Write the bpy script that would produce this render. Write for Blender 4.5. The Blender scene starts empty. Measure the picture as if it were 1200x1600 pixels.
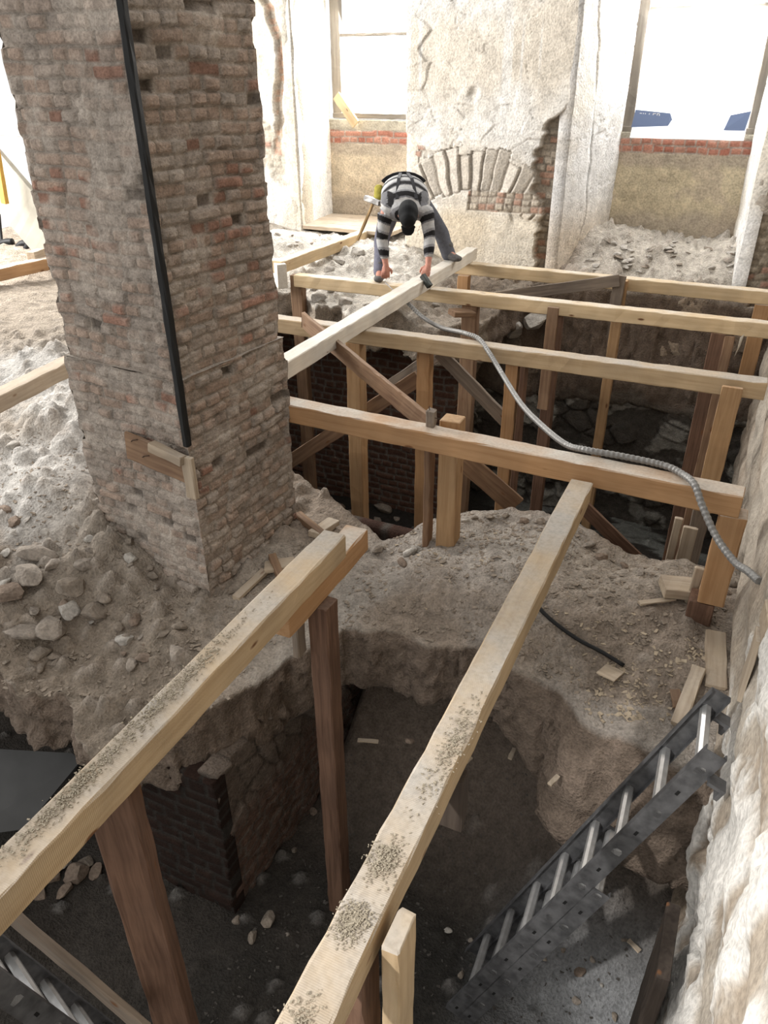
import bpy, bmesh, math, random
import numpy as np
from mathutils import Vector, Matrix
random.seed(7)
SC = bpy.context.scene
COL = SC.collection
# ------------------------------------------------------------------ camera
YAW, PITCH, ROLL, FPX, EYE = math.radians(25.139), math.radians(30.342), math.radians(-0.4), 1181.5, 1.8
Fv = np.array([-math.sin(YAW)*math.cos(PITCH), math.cos(YAW)*math.cos(PITCH), -math.sin(PITCH)])
r0 = np.array([math.cos(YAW), math.sin(YAW), 0.0]); u0 = np.cross(r0, Fv)
Rv = math.cos(ROLL)*r0+math.sin(ROLL)*u0; Uv = -math.sin(ROLL)*r0+math.cos(ROLL)*u0
cam = bpy.data.cameras.new('camera'); cam.sensor_fit = 'VERTICAL'; cam.sensor_height = 36; cam.lens = 36*FPX/1600
cam.clip_start = 0.02
camo = bpy.data.objects.new('camera', cam); COL.objects.link(camo); SC.camera = camo
camo.matrix_world = Matrix(((Rv[0], Uv[0], -Fv[0], 0), (Rv[1], Uv[1], -Fv[1], 0), (Rv[2], Uv[2], -Fv[2], EYE), (0, 0, 0, 1)))
# ------------------------------------------------------------------ light
SC.view_settings.view_transform = 'Standard'; SC.view_settings.look = 'None'
SC.view_settings.exposure = 0.0; SC.view_settings.gamma = 1; SC.view_settings.use_curve_mapping = False
W = bpy.data.worlds.new('World'); SC.world = W; W.use_nodes = True
W.node_tree.nodes['Background'].inputs[0].default_value = (1.0, 0.985, 0.96, 1)
W.node_tree.nodes['Background'].inputs[1].default_value = 1.1
def area(name, loc, tgt, sx, sy, power, col=(1, .97, .93), spread=180):
    l = bpy.data.lights.new(name, 'AREA'); l.shape = 'RECTANGLE'; l.size = sx; l.size_y = sy; l.energy = power; l.color = col
    l.spread = math.radians(spread)
    o = bpy.data.objects.new(name, l); COL.objects.link(o); o.location = loc
    o.rotation_euler = (Vector(tgt)-Vector(loc)).to_track_quat('-Z', 'Y').to_euler(); return o
# daylight of the tall openings on the left side of the hall and of the two windows
area('daylight_left_opening', (-9.5, 5.2, 2.6), (-3.6, 8.6, 1.2), 2.5, 3.0, 800)
area('daylight_window_one', (-4.55, 9.95, 2.2), (-4.3, 7.0, 0.2), 1.05, 1.7, 230, (1, .99, .97))
area('daylight_window_two', (-0.9, 9.95, 2.2), (-1.4, 7.0, 0.2), 1.1, 1.7, 230, (1, .99, .97))
def sunspot(name, loc, tgt, ang, power, blend=.35, size=.12, col=(1, .97, .93)):
    l = bpy.data.lights.new(name, 'SPOT'); l.energy = power; l.spot_size = math.radians(ang); l.spot_blend = blend
    l.shadow_soft_size = size; l.color = col
    o = bpy.data.objects.new(name, l); COL.objects.link(o); o.location = loc
    o.rotation_euler = (Vector(tgt)-Vector(loc)).to_track_quat('-Z', 'Y').to_euler(); return o
sunspot('sun_patch_spot_right', (-3.2, -2.6, 3.4), (0.28, 1.75, -0.9), 20, 1500, .5)  # added spot for the sun patch on right wall and pit floor; no window built
sunspot('sun_patch_spot_left', (-8.5, 0.2, 4.2), (-4.6, 3.25, -0.5), 16, 1500, .6)  # added spot for the bright patch on the left rubble; its window is unbuilt
# ------------------------------------------------------------------ helpers
def ray(px, py): return (px-600)/FPX*Rv-(py-800)/FPX*Uv+Fv
def U(px, py, ax, v):
    d = ray(px, py); e = np.array([0, 0, EYE]); t = (v-e[ax])/d[ax]; p = e+d*t
    return Vector((float(p[0]), float(p[1]), float(p[2])))
def _h(ix, iy, iz, s):
    n = (ix.astype(np.int64)*374761393+iy.astype(np.int64)*668265263+iz.astype(np.int64)*2147483647+s*1274126177) & 0xffffffff
    n = ((n ^ (n >> 13))*1274126177) & 0xffffffff; n = n ^ (n >> 16)
    n = (n*2246822519) & 0xffffffff; n = n ^ (n >> 15)
    return (n & 0xffffff)/float(0xffffff)
def vn(P, sc, s=0):
    P = np.asarray(P, float)*sc; i = np.floor(P).astype(np.int64); f = P-i; f = f*f*(3-2*f)
    r = 0
    for a in (0, 1):
        for b in (0, 1):
            for c in (0, 1):
                w = (f[:, 0] if a else 1-f[:, 0])*(f[:, 1] if b else 1-f[:, 1])*(f[:, 2] if c else 1-f[:, 2])
                r = r+w*_h(i[:, 0]+a, i[:, 1]+b, i[:, 2]+c, s)
    return r
def fbm(P, sc, o=4, s=0):
    r = 0; a = .5; t = 0
    for k in range(o): r = r+a*vn(P, sc*2**k, s+k*17); t += a; a *= .5
    return r/t*2-1
def cells(u, v, sc, s=0):           # worley: returns id hash, F1, F2-F1
    X = u*sc; Y = v*sc; ix = np.floor(X).astype(np.int64); iy = np.floor(Y).astype(np.int64)
    d1 = np.full(X.shape, 9.); d2 = np.full(X.shape, 9.); idd = np.zeros(X.shape); z = np.zeros_like(ix)
    for a in (-1, 0, 1):
        for b in (-1, 0, 1):
            cx = ix+a; cy = iy+b
            px = cx+_h(cx, cy, z, s); py = cy+_h(cx, cy, z+1, s); d = np.hypot(X-px, Y-py)
            m = d < d1; d2 = np.where(m, d1, np.minimum(d2, d)); idd = np.where(m, _h(cx, cy, z+2, s), idd); d1 = np.where(m, d, d1)
    return idd, d1, d2-d1
def ss(x, a=0., b=1.):
    t = np.clip((x-a)/(b-a), 0, 1); return t*t*(3-2*t)
def mix(a, b, t): t = np.asarray(t)[..., None]; return np.asarray(a)*(1-t)+np.asarray(b)*t
def mesh(name, V, F, mat=None, parent=None, cols=None, smooth=False):
    me = bpy.data.meshes.new(name)
    V = np.asarray(V, float)
    if isinstance(F, np.ndarray):
        n = F.shape[1]; me.vertices.add(len(V)); me.vertices.foreach_set('co', V.ravel())
        me.loops.add(F.size); me.loops.foreach_set('vertex_index', F.ravel().astype(np.int32))
        me.polygons.add(len(F)); me.polygons.foreach_set('loop_start', np.arange(0, F.size, n, dtype=np.int32))
        me.update(calc_edges=True); me.validate()
    else:
        me.from_pydata([tuple(v) for v in V], [], F); me.update()
    if cols is not None:
        a = me.color_attributes.new('Col', 'FLOAT_COLOR', 'POINT'); c = np.ones((len(V), 4)); c[:, :3] = cols
        a.data.foreach_set('color', c.ravel())
    if smooth: me.polygons.foreach_set('use_smooth', np.ones(len(me.polygons), bool))
    if mat: me.materials.append(mat)
    o = bpy.data.objects.new(name, me); COL.objects.link(o)
    if parent: o.parent = parent
    return o
def tag(o, label=None, cat=None, group=None, kind=None):
    if label: o['label'] = label
    if cat: o['category'] = cat
    if group: o['group'] = group
    if kind: o['kind'] = kind
    return o
def empty(name, loc=(0, 0, 0)):
    o = bpy.data.objects.new(name, None); COL.objects.link(o); o.location = loc; o.empty_display_size = .05; return o
# ------------------------------------------------------------------ materials
def newmat(name):
    m = bpy.data.materials.new(name); m.use_nodes = True; nt = m.node_tree; b = nt.nodes['Principled BSDF']
    b.inputs['Specular IOR Level'].default_value = .2
    return m, nt, b
def N(nt, t, **k):
    n = nt.nodes.new(t)
    for a, v in k.items(): setattr(n, a, v)
    return n
def ramp(nt, fac, stops):
    r = N(nt, 'ShaderNodeValToRGB'); e = r.color_ramp.elements
    while len(e) < len(stops): e.new(.5)
    for i, (p, c) in enumerate(stops): e[i].position = p; e[i].color = (*c, 1) if len(c) == 3 else c
    nt.links.new(fac, r.inputs[0]); return r.outputs[0]
def surf(name, s1=60, s2=14, bump=.5, dist=.01, rough=.95, var=.35):
    m, nt, b = newmat(name); L = nt.links.new
    at = N(nt, 'ShaderNodeAttribute', attribute_name='Col'); g = N(nt, 'ShaderNodeNewGeometry')
    n1 = N(nt, 'ShaderNodeTexNoise'); n1.inputs['Scale'].default_value = s1; n1.inputs['Detail'].default_value = 6; L(g.outputs['Position'], n1.inputs['Vector'])
    n2 = N(nt, 'ShaderNodeTexNoise'); n2.inputs['Scale'].default_value = s2; n2.inputs['Detail'].default_value = 5; n2.inputs['Roughness'].default_value = .65; L(g.outputs['Position'], n2.inputs['Vector'])
    c = ramp(nt, n2.outputs[0], [(.3, (1-var,)*3), (.7, (1+var*.0+.12,)*3)])
    mx = N(nt, 'ShaderNodeMix', data_type='RGBA', blend_type='MULTIPLY'); mx.inputs['Factor'].default_value = 1
    L(at.outputs[0], mx.inputs[6]); L(c, mx.inputs[7])
    c2 = ramp(nt, n1.outputs[0], [(.33, (.72,)*3), (.6, (1.1,)*3)])
    m2 = N(nt, 'ShaderNodeMix', data_type='RGBA', blend_type='MULTIPLY'); m2.inputs['Factor'].default_value = .8
    L(mx.outputs[2], m2.inputs[6]); L(c2, m2.inputs[7]); L(m2.outputs[2], b.inputs['Base Color'])
    ad = N(nt, 'ShaderNodeMath', operation='ADD'); L(n1.outputs[0], ad.inputs[0]); L(n2.outputs[0], ad.inputs[1])
    bp = N(nt, 'ShaderNodeBump'); bp.inputs['Strength'].default_value = bump; bp.inputs['Distance'].default_value = dist
    L(ad.outputs[0], bp.inputs['Height']); L(bp.outputs[0], b.inputs['Normal']); b.inputs['Roughness'].default_value = rough
    return m
M_earth = surf('dusty_earth', 70, 16, .9, .02)
M_brick = surf('old_brickwork', 90, 22, .8, .012)
M_plast = surf('flaking_plaster', 50, 9, .7, .012, var=.22)
M_rock = surf('rubble_stone', 60, 12, .6, .01)
def wood(name, base, dark, dust=.5, dustcol=(.50, .46, .40), knots=.06, grain=1., rough=.75, saw=0.):
    m, nt, b = newmat(name); L = nt.links.new
    tc = N(nt, 'ShaderNodeTexCoord'); inf = N(nt, 'ShaderNodeObjectInfo')
    ofs = N(nt, 'ShaderNodeVectorMath', operation='ADD'); L(tc.outputs['Object'], ofs.inputs[0])
    rm = N(nt, 'ShaderNodeVectorMath', operation='SCALE'); rm.inputs['Scale'].default_value = 13.7
    cb = N(nt, 'ShaderNodeCombineXYZ'); [L(inf.outputs['Random'], cb.inputs[i]) for i in range(3)]
    L(cb.outputs[0], rm.inputs[0]); L(rm.outputs[0], ofs.inputs[1])
    mp = N(nt, 'ShaderNodeMapping'); mp.inputs['Scale'].default_value = (1.5, 28, 28); L(ofs.outputs[0], mp.inputs[0])
    n = N(nt, 'ShaderNodeTexNoise'); n.inputs['Scale'].default_value = 1.5*grain; n.inputs['Detail'].default_value = 5; n.inputs['Distortion'].default_value = .6; L(mp.outputs[0], n.inputs['Vector'])
    c = ramp(nt, n.outputs[0], [(.3, dark), (.62, base)])
    lg = N(nt, 'ShaderNodeTexNoise'); lg.inputs['Scale'].default_value = 3; lg.inputs['Detail'].default_value = 3; L(ofs.outputs[0], lg.inputs['Vector'])
    lc = ramp(nt, lg.outputs[0], [(.3, (.80, .80, .80)), (.7, (1.1, 1.08, 1.04))])
    a = N(nt, 'ShaderNodeMix', data_type='RGBA', blend_type='MULTIPLY'); a.inputs['Factor'].default_value = 1; L(c, a.inputs[6]); L(lc, a.inputs[7])
    # knots
    mk = N(nt, 'ShaderNodeMapping'); mk.inputs['Scale'].default_value = (3.2, 9, 9); L(ofs.outputs[0], mk.inputs[0])
    vo = N(nt, 'ShaderNodeTexVoronoi'); vo.inputs['Scale'].default_value = 1.; L(mk.outputs[0], vo.inputs['Vector'])
    kf = ramp(nt, vo.outputs['Distance'], [(knots, (1, 1, 1)), (knots*1.9, (0, 0, 0))])
    k = N(nt, 'ShaderNodeMix', data_type='RGBA'); L(kf, k.inputs[0]); L(a.outputs[2], k.inputs[6]); k.inputs[7].default_value = (.16, .075, .035, 1)
    # dust settled on upward faces
    g = N(nt, 'ShaderNodeNewGeometry'); sx = N(nt, 'ShaderNodeSeparateXYZ'); L(g.outputs['True Normal'], sx.inputs[0])
    up = N(nt, 'ShaderNodeMapRange'); up.inputs[1].default_value = .5; up.inputs[2].default_value = .9; L(sx.outputs[2], up.inputs[0])
    dn = N(nt, 'ShaderNodeTexNoise'); dn.inputs['Scale'].default_value = 2.6; dn.inputs['Detail'].default_value = 8; dn.inputs['Roughness'].default_value = .62; L(g.outputs['Position'], dn.inputs['Vector'])
    dr = ramp(nt, dn.outputs[0], [(.56-.30*dust, (.2*dust,)*3), (.82-.22*dust, (1, 1, 1))])
    mu = N(nt, 'ShaderNodeMath', operation='MULTIPLY'); L(up.outputs[0], mu.inputs[0]); L(dr, mu.inputs[1])
    m3 = N(nt, 'ShaderNodeMath', operation='MULTIPLY'); L(mu.outputs[0], m3.inputs[0]); m3.inputs[1].default_value = min(1, dust+.25)
    fn = N(nt, 'ShaderNodeTexNoise'); fn.inputs['Scale'].default_value = 60; fn.inputs['Detail'].default_value = 4; L(g.outputs['Position'], fn.inputs['Vector'])
    fc = ramp(nt, fn.outputs[0], [(.3, tuple(x*.78 for x in dustcol)), (.6, dustcol)])
    d = N(nt, 'ShaderNodeMix', data_type='RGBA'); L(m3.outputs[0], d.inputs[0]); L(k.outputs[2], d.inputs[6]); L(fc, d.inputs[7])
    L(d.outputs[2], b.inputs['Base Color']); b.inputs['Roughness'].default_value = rough
    hs = N(nt, 'ShaderNodeMath', operation='ADD'); L(n.outputs[0], hs.inputs[0]); L(mu.outputs[0], hs.inputs[1])
    h2 = hs.outputs[0]
    if saw:
        wv = N(nt, 'ShaderNodeTexWave', bands_direction='X'); wv.inputs['Scale'].default_value = 55; wv.inputs['Distortion'].default_value = 1.; L(ofs.outputs[0], wv.inputs['Vector'])
        w2 = N(nt, 'ShaderNodeMath', operation='MULTIPLY_ADD'); L(wv.outputs[1], w2.inputs[0]); w2.inputs[1].default_value = saw; L(h2, w2.inputs[2]); h2 = w2.outputs[0]
    bp = N(nt, 'ShaderNodeBump'); bp.inputs['Strength'].default_value = .35; bp.inputs['Distance'].default_value = .004
    L(h2, bp.inputs['Height']); L(bp.outputs[0], b.inputs['Normal'])
    return m
W_pale = wood('pale_fresh_spruce', (.64, .50, .32), (.54, .40, .24), .62, (.70, .67, .61), saw=.5)
W_dusty = wood('dusty_spruce', (.55, .42, .27), (.45, .33, .20), .85, (.47, .435, .39), saw=.5)
W_white = wood('whitish_planed_beam', (.74, .70, .63), (.64, .58, .50), .5, (.72, .70, .66), knots=.03)
W_orange = wood('orange_spruce', (.47, .285, .15), (.38, .215, .105), .8, (.56, .52, .46))
W_post = wood('honey_post', (.46, .30, .165), (.36, .22, .115), .2)
W_red = wood('reddish_old_post', (.17, .10, .068), (.10, .056, .038), .25, (.3, .26, .22), grain=1.4)
W_brown = wood('brown_old_board', (.27, .175, .11), (.17, .10, .065), .25, (.36, .31, .26))
W_grey = wood('grey_weathered_board', (.25, .205, .165), (.15, .12, .10), .3, (.40, .37, .33), knots=.05)
W_dark = wood('dark_wood_and_shade', (.07, .055, .045), (.04, .03, .025), .1)  # dark wood tone, also colours the added shade panel by the ladder
W_light = wood('light_dusty_board', (.46, .38, .29), (.34, .27, .20), .45, (.48, .43, .37))
def plain(name, col, rough=.6, metal=0, nz=0, sc=40, emis=None):
    m, nt, b = newmat(name); b.inputs['Base Color'].default_value = (*col, 1); b.inputs['Roughness'].default_value = rough; b.inputs['Metallic'].default_value = metal
    if nz:
        g = N(nt, 'ShaderNodeTexCoord'); n = N(nt, 'ShaderNodeTexNoise'); n.inputs['Scale'].default_value = sc; n.inputs['Detail'].default_value = 5
        nt.links.new(g.outputs['Object'], n.inputs['Vector'])
        c = ramp(nt, n.outputs[0], [(.3, tuple(x*(1-nz) for x in col)), (.65, col)]); nt.links.new(c, b.inputs['Base Color'])
    if emis: b.inputs['Emission Color'].default_value = (*emis[:3], 1); b.inputs['Emission Strength'].default_value = emis[3]
    return m
M_alu = plain('scuffed_shaded_aluminium', (.15, .15, .155), .5, .45, .55, 18)  # scuffed stile metal, the ladder's shade put into its dark tone
M_rung = plain('lit_rung_aluminium', (.62, .62, .62), .35, .7, .2, 30)  # same metal paler, light on the rungs put into the colour
M_alud = plain('dirty_aluminium', (.33, .32, .31), .5, .6, .55, 14)
M_conduit = plain('grey_corrugated_hose', (.27, .265, .255), .5, .3, .3, 60)
M_black = plain('black_rubber', (.012, .012, .012), .5)
M_rust = plain('rusty_nail', (.05, .03, .02), .8)
# ------------------------------------------------------------------ timber
def stick(name, P0, P1, w, h, mat, parent=None, up=(0, 0, 1), rough=.0015, ch=.006, top=None, roll=0, seed=None, ragged=0):
    """squared timber from P0 to P1 (centre line); w sideways, h along up; top=True: points give the centre of the top face"""
    P0 = Vector(P0); P1 = Vector(P1); X = (P1-P0); Lg = X.length; X.normalize(); Zu = Vector(up)
    Y = Zu.cross(X); Y.normalize(); Z = X.cross(Y); Z.normalize()
    if roll: q = Matrix.Rotation(roll, 3, X); Y = q @ Y; Z = q @ Z
    if top: P0 = P0-Z*h/2
    n = max(3, int(Lg/.08)); c = min(ch, w*.2, h*.2)
    prof = [(-w/2+c, -h/2), (w/2-c, -h/2), (w/2, -h/2+c), (w/2, h/2-c), (w/2-c, h/2), (-w/2+c, h/2), (-w/2, h/2-c), (-w/2, -h/2+c)]
    rnd = random.Random(seed if seed is not None else hash((round(P0.x, 3), round(P0.y, 3), round(P0.z, 3))) & 0xffff)
    xs = [0, c*.6]+[c*.6+(Lg-c*1.2)*i/n for i in range(1, n)]+[Lg-c*.6, Lg]
    V = []; F = []
    for i, x in enumerate(xs):
        s = 1-(c*1.2/min(w, h)) if i in (0, len(xs)-1) else 1
        for (a, b) in prof:
            V.append((x+(rnd.uniform(-ragged, ragged) if i in (0, len(xs)-1) else 0), a*s+rnd.gauss(0, rough), b*s+rnd.gauss(0, rough)))
    m = 8
    for i in range(len(xs)-1):
        for j in range(m): a = i*m+j; b2 = i*m+(j+1) % m; F.append((a, a+m, b2+m, b2)[::-1])
    F.append(tuple(range(m))[::-1]); F.append(tuple((len(xs)-1)*m+j for j in range(m)))
    o = mesh(name, V, F, mat); bm = bmesh.new(); bm.from_mesh(o.data); bmesh.ops.recalc_face_normals(bm, faces=bm.faces); bm.to_mesh(o.data); bm.free()
    o.matrix_world = Matrix(((X.x, Y.x, Z.x, P0.x), (X.y, Y.y, Z.y, P0.y), (X.z, Y.z, Z.z, P0.z), (0, 0, 0, 1)))
    if parent: o.parent = parent; o.matrix_parent_inverse = Matrix.Translation(parent.location).inverted()
    return o
def tube(name, pts, r, mat, parent=None, seg=8, corr=0, step=None, close=True):
    P = [Vector(p) for p in pts]
    # catmull-rom resample
    out = []
    for i in range(len(P)-1):
        a = P[max(i-1, 0)]; b = P[i]; c = P[i+1]; d = P[min(i+2, len(P)-1)]
        k = max(2, int((c-b).length/(step or .03)))
        for j in range(k):
            t = j/k; out.append(.5*((2*b)+(c-a)*t+(2*a-5*b+4*c-d)*t*t+(3*b-a-3*c+d)*t**3))
    out.append(P[-1]); V = []; F = []; ref = Vector((0.13, .2, 1)).normalized()
    for i, p in enumerate(out):
        T = (out[min(i+1, len(out)-1)]-out[max(i-1, 0)]).normalized(); A = T.cross(ref).normalized(); B = T.cross(A)
        rr = r*(1+(corr if i % 2 else -corr)) if corr else (r if not callable(r) else r(i/(len(out)-1)))
        for j in range(seg): a = 2*math.pi*j/seg; V.append(p+A*math.cos(a)*rr+B*math.sin(a)*rr)
    for i in range(len(out)-1):
        for j in range(seg): F.append((i*seg+j, i*seg+(j+1) % seg, (i+1)*seg+(j+1) % seg, (i+1)*seg+j))
    F.append(tuple(range(seg))[::-1]); F.append(tuple((len(out)-1)*seg+j for j in range(seg)))
    o = mesh(name, V, F, mat, parent, smooth=not corr)
    if parent: o.matrix_parent_inverse = Matrix.Translation(parent.location).inverted()
    return o
# ------------------------------------------------------------------ relief walls
def bricks(u, v, course=.062, bl=.21, s=0):
    """running bond: returns brick hash, edge distance in m, local height within brick"""
    wob = .006*np.sin(u*5.1+s)+.004*np.sin(u*13+v*3)
    vv = v+wob; r = np.floor(vv/course).astype(np.int64); z = np.zeros_like(r)
    off = _h(r, z, z, s+5)*bl; hd = (r % 2 == 0) | (_h(r, z, z+1, s) < .25)
    L = np.where(hd, bl*.5, bl); q = (u+off+.35*L)/L; c = np.floor(q).astype(np.int64)
    fu = (q-c)*L; du = np.minimum(fu, L-fu); fv = vv-r*course; dv = np.minimum(fv, course-fv)
    return _h(r, c, z, s+9), _h(r, c, z+3, s+9), np.minimum(du, dv*1.1)
def relief(name, O, Ud, Vd, w, h, res, fn, mat, parent=None, thick=.12, hole=None, taper=None, edges=None):
    """wall face with real relief: grid over w x h, fn(u,v,P)->(height, rgb); closed with a back"""
    Ud = np.array(Ud, float); Ud /= np.linalg.norm(Ud); Vd = np.array(Vd, float); Nn = np.cross(Ud, Vd); Nn /= np.linalg.norm(Nn); O = np.array(O, float)
    nu = max(2, int(w/res)+1); nv = max(2, int(h/res)+1)
    u, v = np.meshgrid(np.linspace(0, w, nu), np.linspace(0, h, nv)); u = u.ravel(); v = v.ravel()
    P = O+u[:, None]*Ud+v[:, None]*Vd
    ht, c = fn(u, v, P); P = P+ht[:, None]*Nn
    if edges is not None: P = P+edges(u, v, P, Ud, Vd)
    i = np.arange(nu*nv).reshape(nv, nu); q = np.stack([i[:-1, :-1], i[:-1, 1:], i[1:, 1:], i[1:, :-1]], -1).reshape(-1, 4)
    if hole is not None:
        cu = (u[q].mean(1)); cv = v[q].mean(1); q = q[~hole(cu, cv)]
    loop = np.concatenate([i[0, :], i[1:, -1], i[-1, -2::-1], i[-2:0:-1, 0]]); n0 = len(P)
    B = P[loop]-Nn*thick-ht[loop][:, None]*Nn; P = np.vstack([P, B]); c = np.vstack([c, c[loop]])
    k = len(loop); a = np.arange(k); b = (a+1) % k
    sd = np.stack([loop[a], n0+a, n0+b, loop[b]], -1)
    return mesh(name, P, np.vstack([q, sd]), mat, parent, c)
def P3(u, v, k=0.): return np.stack([u, v, np.full_like(u, k)], -1)
DUST = np.array([.37, .315, .268]); REDB = np.array([.30, .165, .12]); MORT = np.array([.40, .35, .30])
def brickface(s, course=.062, red=.1, redzone=None, smear=.5, amp=1., tone=1.):
    def f(u, v, P):
        h1, h2, d = bricks(u, v, course, .2, s)
        big = fbm(P3(u, v, s), 2.2, 4, s); sm = ss(fbm(P3(u, v, s+3), 5, 4, s+3), -.1+.5*(1-smear), .35+.5*(1-smear))     # mortar smear over bricks
        depth = (h1-.5)*.030+np.where(h2 < .06, -.04, 0)
        e = ss(d, .003, .012); hh = np.where(e > 0, depth*e, 0)-.020*(1-e)
        hh = hh*(1-.65*sm)+sm*.004+.010*fbm(P3(u, v), 16, 4, s+1)+.014*big
        rz = redzone(u, v) if redzone else 0
        isred = (h2 > 1-red-rz*.5).astype(float)*(1-.7*sm)
        base = mix(DUST*.92, DUST*1.08, h1)*tone; base = mix(base, base*np.array([1.03, .92, .86]), ss(h2, .3, .7)+rz*.8)
        c = mix(base, REDB*(.8+.4*h1)[:, None], isred*.85)
        c = mix(MORT*tone, c, np.clip(e, 0, 1)); c = mix(c, MORT*1.12*tone, sm*.6); c = c*(1+.22*big)[:, None]*(1+.22*fbm(P3(u, v, 9), 12, 4, s+6))[:, None]; c = mix(c, c*.45, (h2 < .06)*e*(1-sm*.5))
        return hh*amp, np.clip(c, .01, 1)
    return f
# ================================================================== SETTING
# ---------- brick pillar
pil = empty('brick_pillar', (-2.5, 2.87, -.9)); tag(pil, 'tall rough brick pillar on a wider base, black cable running down its corner', 'pillar')
C0 = np.array([-2.5, 2.87]); E1 = np.array([.114, .993]); E2 = np.array([-.994, .105]); WR, WL = .87, .87
def pillar_part(name, z0, z1, inset, s, red, rz=None):
    a = C0+E1*inset+E2*inset
    wr = WR-2*inset; wl = WL-2*inset
    def edge(u, v, P, Ud, Vd, w):
        # each course steps in or out a little at the arrises
        r = np.floor((v+z0)/.062).astype(np.int64); z = np.zeros_like(r)
        j = (_h(r, z, z, s+40)-.5)*.03; j2 = (_h(r, z, z, s+41)-.5)*.045
        n = fbm(P3(u*0, v, s), 14, 3, s)*.012
        return ((ss(u, w-.12, w))*(j2+n)+(1-ss(u, 0, .1))*(j*.4))[:, None]*Ud
    hz = z1-z0
    # four faces, counter-clockwise, share one mesh each side kept as its own grid
    fs = []
    pts = [(a, E1, wr, s), (a+E1*wr, E2, wl, s+1), (a+E1*wr+E2*wl, -E1, wr, s+2), (a+E2*wl, -E2, wl, s+3)]
    VV = []; FF = []; CC = []; n = 0
    for k, (o, d, w, sd) in enumerate(pts):
        res = .0085 if k in (0, 3) else .04
        nu = int(w/res)+1; nv = int(hz/res)+1
        u, v = np.meshgrid(np.linspace(0, w, nu), np.linspace(0, hz, nv)); u = u.ravel(); v = v.ravel()
        Ud = np.array([d[0], d[1], 0]); Nn = np.array([d[1], -d[0], 0])
        P = np.array([o[0], o[1], z0])+u[:, None]*Ud+v[:, None]*np.array([0, 0, 1.])
        uu = u if k != 3 else w-u
        ht, c = brickface(sd, .062, red, rz, smear=(1.0 if k == 3 else .62)+(.15 if z0 < 0 else 0), tone=1. if k == 3 else 1.04)(uu+.3, v+z0+3, P)
        r = np.floor((v+z0+3)/.062).astype(np.int64); zz = np.zeros_like(r)
        fade = ss(u, 0, .035)*ss(w-u, 0, .035)
        P = P+(ht*fade)[:, None]*Nn
        jj = (_h(r, zz, zz, 77)-.5)*.042+fbm(P3(u*0, v*1.+z0, 3), 16, 3, 5)*.008
        if k == 0: P += (ss(u, w-.15, w)*jj)[:, None]*Ud
        if k == 1: P += ((1-ss(u, 0, .15))*jj)[:, None]*np.array([E1[0], E1[1], 0])
        jl = (_h(r, zz, zz, 99)-.5)*.045+fbm(P3(u*0, v*1.+z0, 9), 16, 3, 8)*.012
        if k == 3: P += ((1-ss(u, 0, .15))*jl)[:, None]*np.array([E2[0], E2[1], 0])
        if k == 2: P += (ss(u, w-.15, w)*jl)[:, None]*np.array([E2[0], E2[1], 0])
        i = np.arange(nu*nv).reshape(nv, nu)+n
        FF.append(np.stack([i[:-1, :-1], i[:-1, 1:], i[1:, 1:], i[1:, :-1]], -1).reshape(-1, 4)); VV.append(P); CC.append(c); n += len(P)
    cs = [a, a+E1*wr, a+E1*wr+E2*wl, a+E2*wl]
    for z, fl in ((z1, 1), (z0, -1)):
        m = 24; u, v = np.meshgrid(np.linspace(0, 1, m), np.linspace(0, 1, m)); u = u.ravel(); v = v.ravel()
        P = np.zeros((m*m, 3)); P[:, :2] = a+u[:, None]*E1*wr+v[:, None]*E2*wl; P[:, 2] = z+.01*fbm(P3(u, v), 6, 3)*(1 if fl > 0 else 0)
        i = np.arange(m*m).reshape(m, m)+n; q = np.stack([i[:-1, :-1], i[:-1, 1:], i[1:, 1:], i[1:, :-1]], -1).reshape(-1, 4)
        FF.append(q if fl > 0 else q[:, ::-1]); VV.append(P); CC.append(np.tile(MORT*1.1, (m*m, 1))); n += m*m
    o = mesh(name, np.vstack(VV)-np.array([-2.5, 2.87, -.9]), np.vstack(FF), M_brick, pil, np.vstack(CC))
    return o
pillar_part('base', -1.3, .43, 0, 11, .02, lambda u, v: ss(np.hypot((u-.55)/.5, (v-3.05)/.35), 1.3, .3)*.3)
sh = pillar_part('shaft', .40, 3.4, .022, 21, .055, lambda u, v: ss(np.hypot((u-.9)/.35, (v-4.15)/.25), 1.3, .3)*.7)
# ---------- hall walls
def plasterwall(s, brickz=.0, white=.5, warm=(.72, .66, .57), cool=(.80, .78, .74), bricky=.3, amp=1.):
    def f(u, v, P):
        h1, h2, d = bricks(u, v, .07, .24, s); e = ss(d, .003, .014)
        pl = ss(fbm(P3(u, v, s), 1.3, 5, s)+white-.5, -.12, .02)         # plaster present
        st = fbm(P3(u*1, v*1.), 7, 4, s+2)
        bh = (h1-.5)*.02*e-.014*(1-e)-.02; ph = .012+.018*fbm(P3(u, v), 2.6, 5, s+4)+.004*st
        hh = bh*(1-pl)+ph*pl
        bc = mix(np.array(warm)*.62, mix(np.array(warm)*.75, REDB*1.25, ((h2 > 1-bricky).astype(float))*.8), e)
        wc = mix(np.array(warm), np.array(cool), ss(fbm(P3(u, v, 3), 1.6, 4, s+8), -.3, .3)); wc = wc*(1+.13*st)[:, None]
        ck = ss(np.abs(fbm(P3(u, v, 7), 1.7, 5, s+12)), .0, .008); c = mix(bc, wc, pl)*(.78+.22*ck)[:, None]; hh = hh-.012*(1-ck)
        return hh*amp, np.clip(c, .02, .9)
    return f
YP, YR, ZT = 8.7, 9.7, 3.9
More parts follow.
